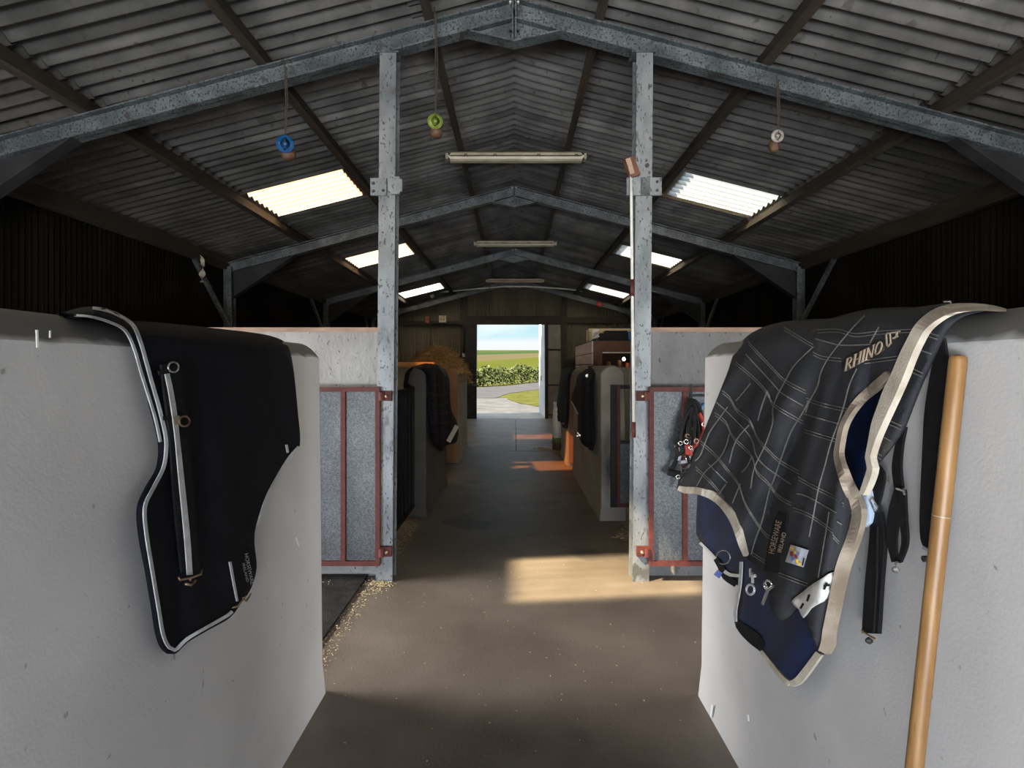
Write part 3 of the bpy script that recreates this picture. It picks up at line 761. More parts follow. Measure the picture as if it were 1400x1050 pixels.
class Wallcloth:
    """maps picture directions onto a wall plane |X| = face - off(u,v), rolling over the rounded crest near the top line"""
    def __init__(s, sx, face, off, top, roll=.11, D=32): s.sx, s.face, s.off, s.top, s.roll, s.D = sx, face, off, top, roll, D
    def __call__(s, u, v, ex=0.0):
        X = s.face - s.off(u, v) - ex
        if s.top:
            t = (v - interp(s.top, u)) / s.D
            if t < 1:
                t = max(0, t); X += (s.roll + s.off(u, v)) * (1 - math.sqrt(max(0, 1 - (1 - t) ** 2)))
        Y = s.sx * X * F / (u - CU)
        return Vector((s.sx * X, Y, H - (v - CV) * Y / F))
    def sheet(s, outline, step=9, thick=.012, ex=0.0, smooth=True, backtop=None):
        ol = catmull(outline, step) if smooth else [q for q in catmull(outline, step)]
        n = len(ol)
        us = [p.x for p in ol]; vs_ = [p.y for p in ol]
        pts = [(p.x, p.y) for p in ol]
        y = min(vs_) + step * .5; row = 0
        while y < max(vs_):
            x = min(us) + (step / 2 if row % 2 else 0)
            while x < max(us):
                if inside((x, y), pts[:n]):
                    if min((ol[i].x - x) ** 2 + (ol[i].y - y) ** 2 for i in range(n)) > (step * .55) ** 2: pts.append((x, y))
                x += step
            y += step * .87; row += 1
        V, E, Fc, *_ = delaunay_2d_cdt([Vector(p) for p in pts], [], [list(range(n))], 1, 1e-4)
        mb = MB()
        fr = [s(p.x, p.y, ex) for p in V]
        bk = [q + Vector((s.sx * thick, .1 * thick, 0)) for q in fr]
        m = len(fr); fs = [tuple(f) for f in Fc]
        cnt = {}
        for f in fs:
            for i in range(len(f)):
                a, b = f[i], f[(i + 1) % len(f)]; cnt[(a, b)] = 1
        edge = [(a, b) for (a, b) in cnt if (b, a) not in cnt]
        allf = fs + [tuple(m + i for i in reversed(f)) for f in fs] + [(b, a, m + a, m + b) for a, b in edge]
        mb.add(fr + bk, allf)
        return mb
    def ribbon(s, line, w, ex=.004, thick=.003, step=6, smooth=True, mb=None):
        """strip of width w (number or list) along a polyline"""
        if isinstance(w, (list, tuple)):
            l3 = [Vector((p[0], p[1], ww)) for p, ww in zip(line, w)]
        else: l3 = [Vector((p[0], p[1], w)) for p in line]
        c = catmull(l3, step, False) if smooth else l3
        mb = mb or MB(); vs = []; n = len(c)
        for i, p in enumerate(c):
            t = (c[min(i + 1, n - 1)] - c[max(i - 1, 0)]); t.z = 0; t.normalize(); nn = Vector((-t.y, t.x))
            for k in (-.5, .5):
                u, v = p.x + nn.x * p.z * k, p.y + nn.y * p.z * k
                q = s(u, v, ex); vs += [q, q + Vector((s.sx * thick, 0, 0))]
        fs = []
        for i in range(n - 1):
            a = 4 * i
            fs += [(a, a + 2, a + 6, a + 4), (a + 1, a + 5, a + 7, a + 3), (a, a + 4, a + 5, a + 1), (a + 2, a + 3, a + 7, a + 6)]
        fs += [(0, 1, 3, 2), (4 * n - 4, 4 * n - 2, 4 * n - 1, 4 * n - 3)]
        return mb.add(vs, fs)
    def back(s, line, ex=0.0, drop=.55):
        """the part of the rug that hangs down the stall side of the wall from the crest line"""
        c = catmull(line, 9, False); rows = [s(p.x, p.y, ex) for p in c]; n = len(rows)
        vs = []
        for dx, dz in ((0, 0), (.035, .004), (.075, -.02), (.11, -.07), (.13, -.16), (.135, -drop)):
            for q in rows: vs.append(q + Vector((s.sx * dx, 0, dz)))
        fs = [(r * n + i, r * n + i + 1, (r + 1) * n + i + 1, (r + 1) * n + i) for r in range(5) for i in range(n - 1)]
        k = len(vs); vs += [q + Vector((-s.sx * .008, 0, -.008)) for q in vs]
        fs += [tuple(k + i for i in reversed(f)) for f in fs]
        return MB().add(vs, fs)

def text_flat(body):
    cu = bpy.data.curves.new('t', 'FONT'); cu.body = body; ob = bpy.data.objects.new('t', cu); COL.objects.link(ob)
    dg = bpy.context.evaluated_depsgraph_get(); dg.update()
    me = bpy.data.meshes.new_from_object(ob.evaluated_get(dg))
    vs = [(v.co.x, v.co.y) for v in me.vertices]; fs = [tuple(p.vertices) for p in me.polygons]
    bpy.data.objects.remove(ob); bpy.data.curves.remove(cu); bpy.data.meshes.remove(me)
    w = max(x for x, y in vs)
    return [(x / w, y / .7) for x, y in vs], fs
def put_text(surf, body, p0, p1, hgt, ex, name, m, parent):
    """letters from p0 to p1 along the baseline (picture points), hgt = vector of the cap height"""
    vs, fs = text_flat(body)
    d = Vector(p1) - Vector(p0); hv = Vector(hgt)
    out = [surf(p0[0] + d.x * x + hv.x * y, p0[1] + d.y * x + hv.y * y, ex) for x, y in vs]
    return MB().add(out, fs).build(name, m, parent)

# ------------------------------------------------------------------ left rug
topL = [(96, 432), (110, 424), (125, 420), (143, 421), (160, 427), (176, 438), (238, 443), (295, 449), (340, 454), (371, 459), (390, 468), (410, 480)]
def offL(u, v):
    d = sm((v - 470) / 250)
    f = .020 + .016 * d + .007 * math.sin(u * .052 + v * .006) * sm((v - 450) / 120) + .005 * math.sin(u * .11 - v * .012 + 1) * sm((v - 480) / 100)
    return f
SL = Wallcloth(-1, .945, offL, topL)
rl = thing('horse_rug', (-.97, 2.0, .8), 'black quilted horse rug with grey piping over the near left wall', 'rug')
outL = [(98, 432), (110, 424.5), (125, 420), (143, 421.5), (160, 428), (176, 437.5), (205, 440), (238, 443), (295, 449), (340, 454), (371, 459.5), (390, 468), (397, 482),
        (402, 510), (407, 560), (410, 609), (395, 624), (379, 648), (362, 681), (350, 719), (348, 743), (351, 776), (343, 805), (329, 826), (314, 845),
        (286, 861), (257, 878), (240, 894), (228, 890), (219, 871), (212, 829), (204, 781), (195, 733), (193, 695), (204, 667), (219, 640), (222, 610),
        (216, 580), (208, 550), (198, 510), (188, 475), (170, 450), (140, 436), (115, 432)]
SL.sheet(outL, 8).build('shell', m_rug, rl, True)
SL.back([(98, 432), (143, 421.5), (176, 437.5), (238, 443), (295, 449), (340, 454), (371, 459.5), (392, 469)]).build('stall_side', m_rug, rl, True)
SL.ribbon([(103, 431), (125, 433), (150, 440), (172, 452), (184, 476), (194, 510), (206, 548), (214, 575), (220, 604)], 3.2, .005).build('inner_piping', m_pipe, rl)
SL.ribbon([(128, 421), (145, 424), (165, 432), (183, 445), (192, 465), (200, 492), (209, 525), (219, 560), (227, 595), (228, 615), (224, 640), (210, 668), (199, 693), (201, 730),
           (209, 780), (217, 828), (224, 868), (232, 885), (240, 889), (257, 873), (286, 856), (312, 841), (318, 836)], 4.2, .006).build('piping', m_pipe, rl)
SL.ribbon([(409, 611), (396, 626), (381, 650), (364, 683), (353, 719)], [4, 4, 3.5, 3, 2], .006).build('piping', m_pipe, rl)
st = SL.ribbon([(233, 497), (238, 530), (246, 600), (253, 690), (261, 782)], [24, 27, 26, 27, 24], .010, .006).build('strap', m_black, rl)
SL.ribbon([(229, 511), (235, 540), (240, 574), (243, 600), (249, 660), (256, 730), (260, 786)], [6, 6.5, 6.5, 6, 7, 7.5, 7], .014, .003).build('stripe', m_pipe, st, label='silver stripe along the strap')
SL.ribbon([(241, 569), (243, 580)], 9, .017, .003, smooth=False).build('keeper', m_cream, st)
SL.ribbon([(224, 572), (256, 569)], 6, .016, .003, smooth=False).build('band', m_black, st)
hk = MB().tube([SL(244, 789, .02), SL(246, 793, .022), SL(262, 790, .024), SL(275, 785, .022), SL(276, 779, .02)], .0028, 8)
hk.tube([SL(261, 789, .024), SL(260, 794, .022)], .003, 8); hk.tube([SL(253, 798, .02), SL(261, 800, .022), SL(267, 794, .02)], .0035, 8)
hk.build('surcingle_hook', m_brass, rl, True)
for (u, v, m) in ((241, 502, m_metal), (256, 576, m_brass)):
    MB().tube([SL(u - 10 + 12 * math.cos(a) * .6 + 6, v + 7 * math.sin(a), .018) for a in [2 * PI * i / 14 for i in range(15)]], .0028, 6).build('ring', m, rl, True)
SL.ribbon([(218, 510), (234, 505), (243, 500)], 6, .013, .004).build('strap_loop', m_black, rl)
SL.ribbon([(392, 608), (394, 619)], 2.6, .006).build('tab', m_pipe, rl)
SL.ribbon([(315, 768), (319, 790), (325, 822)], [3.2, 3, 2.4], .006).build('tab', m_pipe, rl)
hk = MB().tube([SL(318, 831, .02), SL(325, 829, .022), (SL(336, 815, .02))], .0028, 8); hk.tube([SL(332, 817, .02), SL(337, 822, .022), SL(343, 812, .02)], .003, 8)
hk.build('surcingle_hook', m_brass, rl, True)
put_text(SL, 'HORSEWARE', (334, 757), (343, 799), (5, -1), .009, 'lettering', m_pipe, rl)
put_text(SL, 'IRELAND', (331, 770), (337, 796), (3.5, -.8), .009, 'lettering', m_pipe, rl)

SD = Wallcloth(-1, .955, lambda u, v: .004 - (.02 if v < 470 else 0), None)
wl_ = [o for o in bpy.data.objects if o.name == 'stall_wall'][0]; wr_ = [o for o in bpy.data.objects if o.name == 'stall_wall.001'][0]
for ln, w in (([(51, 451), (52, 475)], 2.6), ([(69, 452), (69, 462)], 1.6), ([(405, 735), (409, 747)], 1.6)):
    Wallcloth(-1, .948 if ln[0][1] < 500 else .936, lambda u, v: -.004 if v < 500 else 0, None).ribbon(ln, w, .004, .002).build('lime_drip', m_whiteleaf, wl_)
for ln, w in (([(973, 963), (972, 980)], 2.2), ([(1022, 977), (1023, 986)], 1.8)):
    Wallcloth(1, .897, lambda u, v: 0, None).ribbon(ln, w, .002, .002).build('lime_drip', m_whiteleaf, wr_)

# ------------------------------------------------------------------ right rug
topR = [(1004, 480), (1012, 470), (1022, 459), (1035, 451), (1050, 445), (1070, 440), (1090, 438), (1110, 438), (1133, 436), (1150, 431), (1180, 424), (1200, 421), (1240, 421),
        (1262, 419), (1275, 417), (1290, 416), (1300, 418), (1345, 421), (1360, 424)]
def foldR(u, v):
    du, dv = u - 1210, v - 250
    ph = math.atan2(du, dv)
    r = sm((v - 455) / 150)
    return (.021 * math.sin(ph * 26 + .6) + .016 * math.sin(ph * 47 + 2.0) + .008 * math.sin(ph * 80 + v * .01)) * r
def offR(u, v):
    base = .055 + .03 * sm((v - 480) / 200) + foldR(u, v)
    base += .07 * sm((1015 - u) / 90) * sm((v - 480) / 160)
    return base
SR = Wallcloth(1, .915, offR, topR, .13)
SC = Wallcloth(1, .915, lambda u, v: .035 + .02 * sm((v - 480) / 120), topR, .13)
SN = Wallcloth(1, .915, lambda u, v: .022 + .018 * math.sin(u * .07 + v * .03) * .4 + .02 * sm((v - 650) / 150), None)
SW = Wallcloth(1, .915, lambda u, v: .008, topR, .13)
rr = thing('horse_rug', (1.0, 1.9, .7), 'charcoal checked horse rug with cream binding over the near right wall', 'rug')
lower = [(1022, 764), (1036, 776), (1050, 800), (1052, 826), (1062, 845), (1070, 848), (1082, 838), (1090, 828), (1100, 846), (1108, 864), (1116, 886), (1124, 893)]
right = [(1130, 882), (1134, 862), (1140, 838), (1153, 777), (1168, 735), (1176, 704), (1172, 685), (1162, 668), (1153, 648), (1146, 625), (1147, 607), (1154, 578),
         (1172, 552), (1193, 533), (1214, 515), (1232, 482), (1247, 453), (1264, 435), (1290, 424)]
topo = [(1300, 418), (1290, 416), (1275, 417), (1262, 419), (1240, 421), (1200, 421), (1180, 424), (1150, 431), (1133, 436), (1110, 438), (1090, 438), (1070, 440), (1050, 445),
        (1035, 451), (1022, 459), (1012, 470)]
left = [(1002, 486), (996, 505), (985, 533), (970, 570), (958, 600), (944, 635), (930, 662), (927, 670)]
hem = [(934, 673), (952, 674), (971, 680), (985, 690), (997, 705), (1005, 722), (1012, 745)]
SR.sheet(left + hem + lower + right + topo, 8).build('shell', m_plaid, rr, True)
SR.back([(1012, 470), (1022, 459), (1050, 445), (1090, 438), (1133, 436), (1180, 424), (1240, 421), (1275, 417), (1300, 418)]).build('stall_side', m_plaid, rr, True)
col = [(1345, 421.5), (1320, 419.5), (1300, 420), (1280, 428), (1262, 442), (1247, 468), (1234, 495), (1220, 530), (1208, 556), (1199, 580), (1191, 605), (1187, 628), (1190, 637),
       (1205, 623), (1222, 600), (1233, 581), (1243, 555), (1257, 520), (1271, 490), (1283, 463), (1293, 446), (1312, 432), (1345, 424)]
SC.sheet(col, 8).build('neck_flap', m_plaid, rr, True)
SN.sheet([(1214, 512), (1193, 530), (1172, 550), (1152, 576), (1145, 605), (1145, 627), (1153, 650), (1163, 672), (1174, 690), (1182, 668), (1190, 640), (1186, 625), (1195, 590), (1210, 553), (1222, 525)],
         9).build('neck_lining', m_navy, rr, True, label='navy blue lining in the neck opening')
SN.sheet([(958, 664), (953, 690), (952, 730), (957, 741), (967, 752), (978, 763), (982, 774), (991, 789), (1009, 801), (1008, 825), (1004, 850), (1010, 864), (1022, 877), (1038, 890),
          (1052, 907), (1066, 924), (1077, 935), (1085, 938), (1098, 925), (1116, 900), (1122, 886), (1100, 820), (1060, 770), (1020, 720), (990, 672)], 9).build('lining', m_navy, rr, True, label='navy blue lining hanging below the check')
# bindings
SR.ribbon([(927, 667), (936, 670), (953, 671), (971, 677), (985, 687), (997, 702), (1005, 719), (1012, 742), (1018, 760)], [6, 9, 9.5, 10, 10, 10, 8.5, 7, 4], .006, .012).build('hem_binding', m_bind, rr)
SR.ribbon([(1124, 892), (1129, 880), (1131, 862), (1136, 838), (1149, 777), (1164, 735), (1171, 704), (1167, 685), (1158, 668), (1150, 648), (1143.5, 625), (1145, 607), (1152, 578),
           (1170, 550), (1192, 530), (1213, 511)], [12, 14, 13, 13, 14, 14, 14, 13, 12, 10, 8, 7, 7, 8, 10, 9], .008, .014).build('chest_binding', m_bindtan, rr)
SC.ribbon([(1365, 424), (1345, 421), (1318, 420), (1296, 423), (1277, 431), (1258, 447), (1246, 468), (1237, 487), (1226, 514), (1215, 538), (1206, 560), (1198, 580), (1191, 604), (1186, 626),
           (1189, 640), (1184, 658), (1177, 676)], [4, 8, 11, 13, 15, 15, 15, 16, 17, 18, 16, 14, 9, 7, 8, 8, 6], .034, .016).build('neck_binding', m_bind, rr)
SN.ribbon([(957, 742), (967, 752), (978, 764)], 3.5, .006).build('lining_piping', m_white, rr)
SN.ribbon([(990, 781), (998, 786), (1010, 787)], 4.5, .012).build('lining_piping', m_white, rr)
SN.ribbon([(1013, 768), (1011, 800), (1005, 835), (1005, 850)], 4, .010).build('lining_piping', m_pipe, rr)
SN.ribbon([(1040, 890), (1053, 907), (1067, 925), (1078, 935)], [4, 5, 6, 7], .006, .008).build('lining_binding', m_bind, rr)
SN.ribbon([(1080, 935), (1090, 931), (1104, 914), (1119, 893)], [8, 10, 10, 9], .006, .008).build('lining_binding', m_bind, rr)
SN.sheet([(1008, 848), (1040, 870), (1040, 889), (1022, 877), (1006, 857)], 8, .004, .006).build('hem_patch', m_black, rr)
SN.ribbon([(978, 764), (985, 775), (992, 788), (1006, 799)], [6, 8, 10, 8], .009).build('lining_edge', m_black, rr)
SN.ribbon([(984, 781), (979, 788)], [7, 9], .014, .004, smooth=False).build('blue_tab', m_blu, rr)
MB().tube([SN(989 + 9.5 * math.cos(a), 762 + 9.5 * math.sin(a), .02) for a in [-2.6 - .5 + 5.2 * i / 16 for i in range(17)]], .0024, 6).build('ring', m_metal, rr, True)
# silver strip, label, lettering
SR.sheet([(1081.5, 823), (1098, 808.5), (1110, 799), (1124, 790.5), (1139, 782), (1136, 800), (1131, 818), (1120, 825), (1108.5, 832), (1098, 845), (1092, 833)], 7, .003, .007).build('silver_strip', m_tape, rr, True)
for p, q in (((1130, 797), (1126, 806)), ((1126, 801), (1134, 800)), ((1098, 825), (1094, 832)), ((1106, 813), (1103, 822))):
    SR.ribbon([p, q], 2.5, .010, .002, smooth=False).build('strip_print', m_dark, rr)
lp = [(1079, 744), (1103, 751.5), (1099.5, 776), (1075.5, 768.5)]
lab = SR.ribbon([((lp[0][0] + lp[3][0]) / 2, (lp[0][1] + lp[3][1]) / 2), ((lp[1][0] + lp[2][0]) / 2, (lp[1][1] + lp[2][1]) / 2)], 24.5, .009, .002, 5).build('label_patch', m_lgrey, rr)
def dab(c, r, m, rot=0, asp=1.0):
    pts = [(c[0] + r * math.cos(a + rot) * asp, c[1] + r * math.sin(a + rot)) for a in [2 * PI * i / 8 for i in range(8)]]
    MB().add([SR(u, v, .012) for u, v in pts], [tuple(range(8))]).build('print_dab', m, lab)
for c, r, m, a in (((1083, 750), 3.4, m_yel, .8), ((1082, 757), 3.6, m_redc, .7), ((1084, 763), 3.2, m_blu, .8), ((1088, 761), 2.6, m_redc, .8), ((1091, 757), 2.6, m_blu, .7),
                   ((1090, 767), 3.0, m_yel, .8), ((1093, 771), 2.2, m_yel, .9), ((1087, 755), 2.2, m_yel, .8)):
    dab(c, r, m, .6, a)
SR.ribbon([(1099, 763), (1097, 773)], 1.4, .012, .001, smooth=False).build('print_line', m_dark, lab)
put_text(SR, 'HORSEWARE', (1058, 758), (1069, 713), (-8, -2), .010, 'lettering', m_tan, rr)
put_text(SR, 'IRELAND', (1068, 756), (1075, 729), (-5.5, -1.5), .010, 'lettering', m_tan, rr)
SR.ribbon([(1054, 782), (1059, 750), (1066, 715), (1070, 700)], [20, 20, 18, 12], .006, .003).build('strap_sleeve', m_black, rr)
ap = SR.sheet([(1151, 498), (1160, 487), (1185, 474), (1203, 464), (1209, 478), (1190, 489), (1172, 499), (1154, 508)], 7, .002, .005).build('lettering_patch', m_brownpatch, rr, True)
GL = {'R': [((.15, 0), (.15, 1), .16), ((.15, .95), (.6, .95), .08), ((.6, .95), (.78, .76), .13), ((.78, .76), (.6, .53), .13), ((.6, .53), (.15, .5), .07), ((.45, .5), (.9, .0), .15), ((0, 0.02), (.32, .02), .05), ((0, .98), (.3, .98), .05), ((.78, .02), (1, .02), .05)],
      'H': [((.17, 0), (.17, 1), .16), ((.83, 0), (.83, 1), .16), ((.17, .5), (.83, .5), .07), ((0, .02), (.34, .02), .05), ((0, .98), (.34, .98), .05), ((.66, .02), (1, .02), .05), ((.66, .98), (1, .98), .05)],
      'I': [((.5, 0), (.5, 1), .34), ((.1, .02), (.9, .02), .05), ((.1, .98), (.9, .98), .05)],
      'N': [((.15, 0), (.15, 1), .08), ((.85, 0), (.85, 1), .08), ((.12, 1), (.86, 0), .17), ((0, .02), (.32, .02), .05), ((.68, .98), (1, .98), .05), ((0, .98), (.15, .98), .05)],
      'O': [((.5 + .40 * math.cos(2 * PI * k / 10), .5 + .48 * math.sin(2 * PI * k / 10)), (.5 + .40 * math.cos(2 * PI * (k + 1) / 10), .5 + .48 * math.sin(2 * PI * (k + 1) / 10)), .13) for k in range(10)]}
o0, dx, dyv = Vector((1153.5, 508)), Vector((50.5, -26)), Vector((3.2, -17.5))
pos = 0.0
for ch, wd in (('R', .20), ('H', .22), ('I', .10), ('N', .22), ('O', .22)):
    mb = MB()
    for (a, b, w) in GL[ch]:
        A = o0 + dx * (pos + a[0] * wd) + dyv * a[1]; B = o0 + dx * (pos + b[0] * wd) + dyv * b[1]
        SR.ribbon([A, B], w * (11 if ch != 'I' else 6), .009, .002, 5, False, mb)
    mb.build('letter', m_tan, ap)
    pos += wd + .012
for p, q, w in (((1211, 457), (1212, 473), 1.5), ((1216, 455), (1217, 468), 1.3), ((1212, 456), (1230, 453), 1.6), ((1220, 463), (1227, 459), 2.2), ((1226, 453), (1225, 460), 2.0), ((1213, 474), (1218, 468), 1.6)):
    SR.ribbon([p, q], w, .009, .002, 5, False).build('letter_fragment', m_tan, ap)
# check lines woven into the cloth
single = [[(1182, 431), (1161, 453), (1134, 487), (1122, 509), (1117, 529), (1106, 549), (1101, 564)],
          [(1201, 447), (1189, 469)], [(1171, 504), (1161, 526), (1153, 556), (1144, 583), (1135, 608), (1127, 638), (1118.5, 669), (1111, 709), (1106, 734)],
          [(1112, 474), (1086, 499), (1073, 521), (1061, 544), (1056, 561), (1056, 578), (1046, 608), (1031, 640), (1026, 668)],
          [(1106, 547), (1096, 566), (1081, 591), (1068, 626), (1058, 655), (1051, 673), (1042, 711), (1032, 739), (1027, 758)],
          [(995, 556), (984, 571), (969, 593), (957, 623), (950, 630)], [(1024, 581), (1009, 598), (1002, 613), (997, 633)], [(997, 593), (992, 611), (982, 628), (964, 645), (952, 665)],
          [(1028, 623), (1021, 638), (1013, 646)], [(992, 662), (982, 677)], [(1012, 661), (1001, 688)], [(1049, 534), (1041, 556), (1036, 575)], [(1026, 524), (1013, 540), (1006, 548)],
          [(1019, 484), (1058, 526), (1068, 537), (1098, 555)], [(978, 549), (999, 568), (1026, 598), (1034, 623), (1049, 640), (1081, 662)], [(968, 634), (994, 660)],
          [(1114, 463), (1132, 468), (1151, 472), (1189, 471)], [(1099, 566), (1151, 581)], [(1089, 675), (1104, 679), (1143, 701)], [(1144, 713), (1158, 722)],
          [(1133, 700), (1128, 730), (1118, 790)]]
double = [[(1071, 447), (1111, 471)], [(1023, 467), (1034, 479), (1056, 502), (1073, 519), (1101, 534)], [(1005, 494), (1031, 516), (1049, 536), (1059, 553), (1098, 576)],
          [(987, 534), (997, 542), (1007, 559), (1024, 573), (1036, 598), (1049, 613), (1066, 629), (1092, 644)],
          [(977, 564), (992, 576), (1002, 596), (1026, 620), (1034, 643), (1049, 658), (1064, 677), (1081, 687)], [(958, 603), (977, 620), (992, 638), (1009, 660), (1019, 688), (1042, 724), (1054, 734)],
          [(951, 638), (972, 658), (990, 680)], [(1117, 451), (1144, 450), (1169, 456), (1198, 453), (1246, 450)], [(1111, 481), (1124, 487), (1149, 490)], [(1181, 493), (1226, 487)],
          [(1102, 544), (1127, 552), (1164, 560)], [(1099, 587), (1145, 601)], [(1091, 652), (1109, 662), (1143, 679)], [(1084, 694), (1109, 704), (1138, 725)], [(1151, 687), (1163, 698)],
          [(1138, 731), (1152, 746)], [(1064, 783), (1104, 798)], [(1028, 755), (1048, 768)]]
mb = MB()
for ln in single: SR.ribbon(ln, 1.4, .0045, .001, 5, True, mb)
for ln in double:
    SR.ribbon(ln, 1.0, .0045, .001, 5, True, mb); SR.ribbon([(u + .6, v + 4.2) for u, v in ln], .95, .0045, .001, 5, True, mb)
o = mb.build('check_lines', m_check, rr); o['kind'] = 'stuff'
mb = MB()
for ln in ([(1248, 475), (1273, 484)], [(1198, 592), (1218, 603)]): SC.ribbon(ln, 1.7, .006, .001, 5, True, mb)
for ln in ([(1259, 451), (1282, 459)], [(1236, 499), (1261, 510)], [(1207, 571), (1232, 582)], [(1190, 614), (1205, 623)]):
    SC.ribbon(ln, 1.5, .006, .001, 5, True, mb); SC.ribbon([(u - 1, v + 5) for u, v in ln], 1.5, .006, .001, 5, True, mb)
o = mb.build('check_lines', m_check, rr); o['kind'] = 'stuff'
# clips below the hem
def snap(surf, pts, ring, rr_, m, ex):
    mb = MB().tube([surf(u, v, ex) for u, v in pts], .0052, 8)
    mb.tube([surf(ring[0] + rr_ * math.cos(a), ring[1] + rr_ * 1.25 * math.sin(a), ex) for a in [2 * PI * i / 14 for i in range(15)]], .004, 8)
    mb.build('snap_clip', m, rr, True)
snap(SN, [(1026, 777), (1026, 788), (1033, 787), (1029, 783), (1029, 797)], (1026, 806), 5.5, m_boltw, .055)
snap(SN, [(1046, 797), (1050, 805), (1057, 801), (1050, 806), (1047, 815), (1043, 826)], (1050, 800), 5, m_metal, .075)
MB().tube([SR(1291, 416, .005), SR(1291, 412, .005), SR(1300, 413, .005), SR(1300, 417, .005)], .0025, 6).build('buckle', m_metal, rr, True)
# straps hanging down the wall
SW.sheet([(1285, 462), (1290, 462), (1295, 500), (1296, 535), (1291, 610), (1286, 700), (1278, 751), (1262, 747), (1257, 714), (1261, 609), (1264, 560), (1273, 505)], 9, .006, .006, True).build('surcingle', m_black, rr)
SW.ribbon([(1261, 748), (1270, 753), (1277, 752)], 4, .014).build('surcingle_end', m_grey, rr)
MB().lathe(SW(1267, 764, .02), (1, 0, 0), [(-.008, .007), (.008, .007)], 8).build('surcingle_hook', m_bolt, rr)
s1 = SW.ribbon([(1196, 700), (1198, 740), (1193, 800), (1189, 866)], [13, 20, 22, 22], .018, .010).build('belly_strap', m_black, rr)
SW.ribbon([(1190, 636), (1201, 648), (1199, 670), (1195, 690)], [12, 14, 13, 11], .020, .006).build('strap_loop', m_black, s1)
SW.ribbon([(1198, 720), (1197, 790), (1193, 866)], 2, .024, .004).build('seam', m_dark, s1)
MB().tube([SW(1189, 684, .03), SW(1196, 700, .03), SW(1200, 695, .03), SW(1193, 680, .03), SW(1189, 684, .03)], .0022, 6).build('buckle', m_metal, s1)
MB().tube([SW(1178, 862, .03), SW(1188, 869, .03), SW(1198, 874, .03)], .0025, 6).build('slide', m_brass, s1)
MB().lathe(SW(1188, 876, .03), (1, 0, 0), [(-.008, .004), (0, .009), (.008, .004)], 8).build('hook', m_bolt, s1)
s2 = SW.ribbon([(1233, 583), (1228, 610), (1225, 640), (1228, 668)], [10, 10, 12, 11], .016, .006).build('leg_strap', m_black, rr)
SW.ribbon([(1230, 668), (1222, 700), (1218, 735), (1222, 768)], [14, 16, 13, 7], .018, .006).build('loop_side', m_black, s2)
SW.ribbon([(1233, 672), (1234, 710), (1236, 742), (1228, 768)], [8, 9, 8, 6], .020, .006).build('loop_side', m_black, s2)
MB().tube([SW(1226, 668, .03), SW(1236, 671, .03), SW(1237, 677, .03)], .003, 6).build('buckle', m_metal, s2)
mb = MB().lathe(SW(1228, 771, .03), (1, 0, 0), [(-.006, .004), (.006, .004)], 8); mb.lathe(SW(1225, 779, .03), (1, 0, 0), [(-.008, .004), (0, .009), (.008, .004)], 8)
mb.build('hook', m_metal, s2)
SW.sheet([(1181, 668), (1188, 671), (1190, 694), (1187, 715), (1180, 721), (1174, 708), (1173, 682)], 8, .02, .03).build('fleece_pad', m_lblue, rr, True, label='pale blue fleece pad')

# ------------------------------------------------------------------ wooden handle leaning on the right wall
t = thing('broom_handle', (.74, 1.22, 0), 'long varnished wooden handle leaning on the near right wall', 'handle')
pt, pb = Vector((.900, 1.2100, 1.6285)), P(1250, 1050, 1.215)
dr = (pt - pb).normalized(); p0 = pt - dr * (pt.z / dr.z)
L = (pt - p0).length
mb = MB().lathe(p0, dr, [(0, .0166)] + [(L * k / 14, .0164) for k in range(1, 14)] + [(L - .012, .0162), (L - .005, .0148), (L - .001, .010), (L, .003)], 20)
mb.build('shaft', m_wood, t, True)
q = pt - dr * .33
MB().lathe(q, dr, [(0, .0169), (.0015, .0169)], 20).build('score_line', m_cream, t)

# ------------------------------------------------------------------ halters on the right gate
yh = 4.40
t = thing('halter_hook', P(946, 533, 4.44), 'black steel hook bracket over the right gate top rail', 'hook')
MB().tube([P(945, 527, 4.43), P(946, 545, 4.425), P(946, 556, 4.40), P(950, 553, 4.36)], .008, 8).build('hook', m_darksteel, t)
MB().beam(P(946, 541, 4.43), P(975, 541, 4.43), .014, .014).build('arm', m_darksteel, t)
MB().lathe(P(945, 527, 4.43), (0, 0, 1), [(-.005, .012), (.008, .012)], 8).build('knob', m_darksteel, t)
def rope(name, lines, label, fit=()):
    t0 = lines[0][0][0]
    t = thing(name, P(t0[0], t0[1], yh), label, 'halter' if 'collar' in name else 'rope', 'halters and ropes hung on the right gate')
    for ln, r, m, pn_ in lines:
        c = catmull([P(u, v, yh - dy) for u, v, dy in ln], .02, False)
        MB().tube(c, r * 1.25, 8).build(pn_, m, t, True)
    for (u, v, dy, r, m, pn_) in fit:
        MB().tube([P(u + r * math.cos(a), v + r * math.sin(a), yh - dy - .02) for a in [2 * PI * i / 10 for i in range(11)]], .0032, 6).build(pn_, m, t, True)
rope('lead_rope', [([(936, 592, 0), (939, 565, .02), (943, 550, .03), (949, 549, .04), (955, 557, .03), (959, 575, .02), (961, 600, .0)], .017, m_black, 'rope')],
     'thick black lead rope looped highest on the halter hook')
rope('headcollar', [([(933, 588, .02), (940, 560, .05), (946, 551, .06), (951, 560, .06), (953, 580, .05), (951, 600, .04)], .013, m_black, 'crownpiece'),
                    ([(933, 588, .02), (929, 610, .03), (925, 628, .03), (919, 642, .03)], .014, m_black, 'cheek_strap'),
                    ([(913, 645, .04), (920, 647, .05), (932, 648, .05)], .020, m_black, 'noseband'),
                    ([(927, 610, .05), (930, 620, .05), (928, 630, .05)], .008, m_grey, 'sheepskin')],
     'black headcollar hanging lowest, its noseband free of the checked rug', ((926, 610, .05, 3, m_metal, 'ring'), (921, 655, .04, 3, m_bolt, 'ring'), (927, 652, .05, 2.5, m_metal, 'ring')))
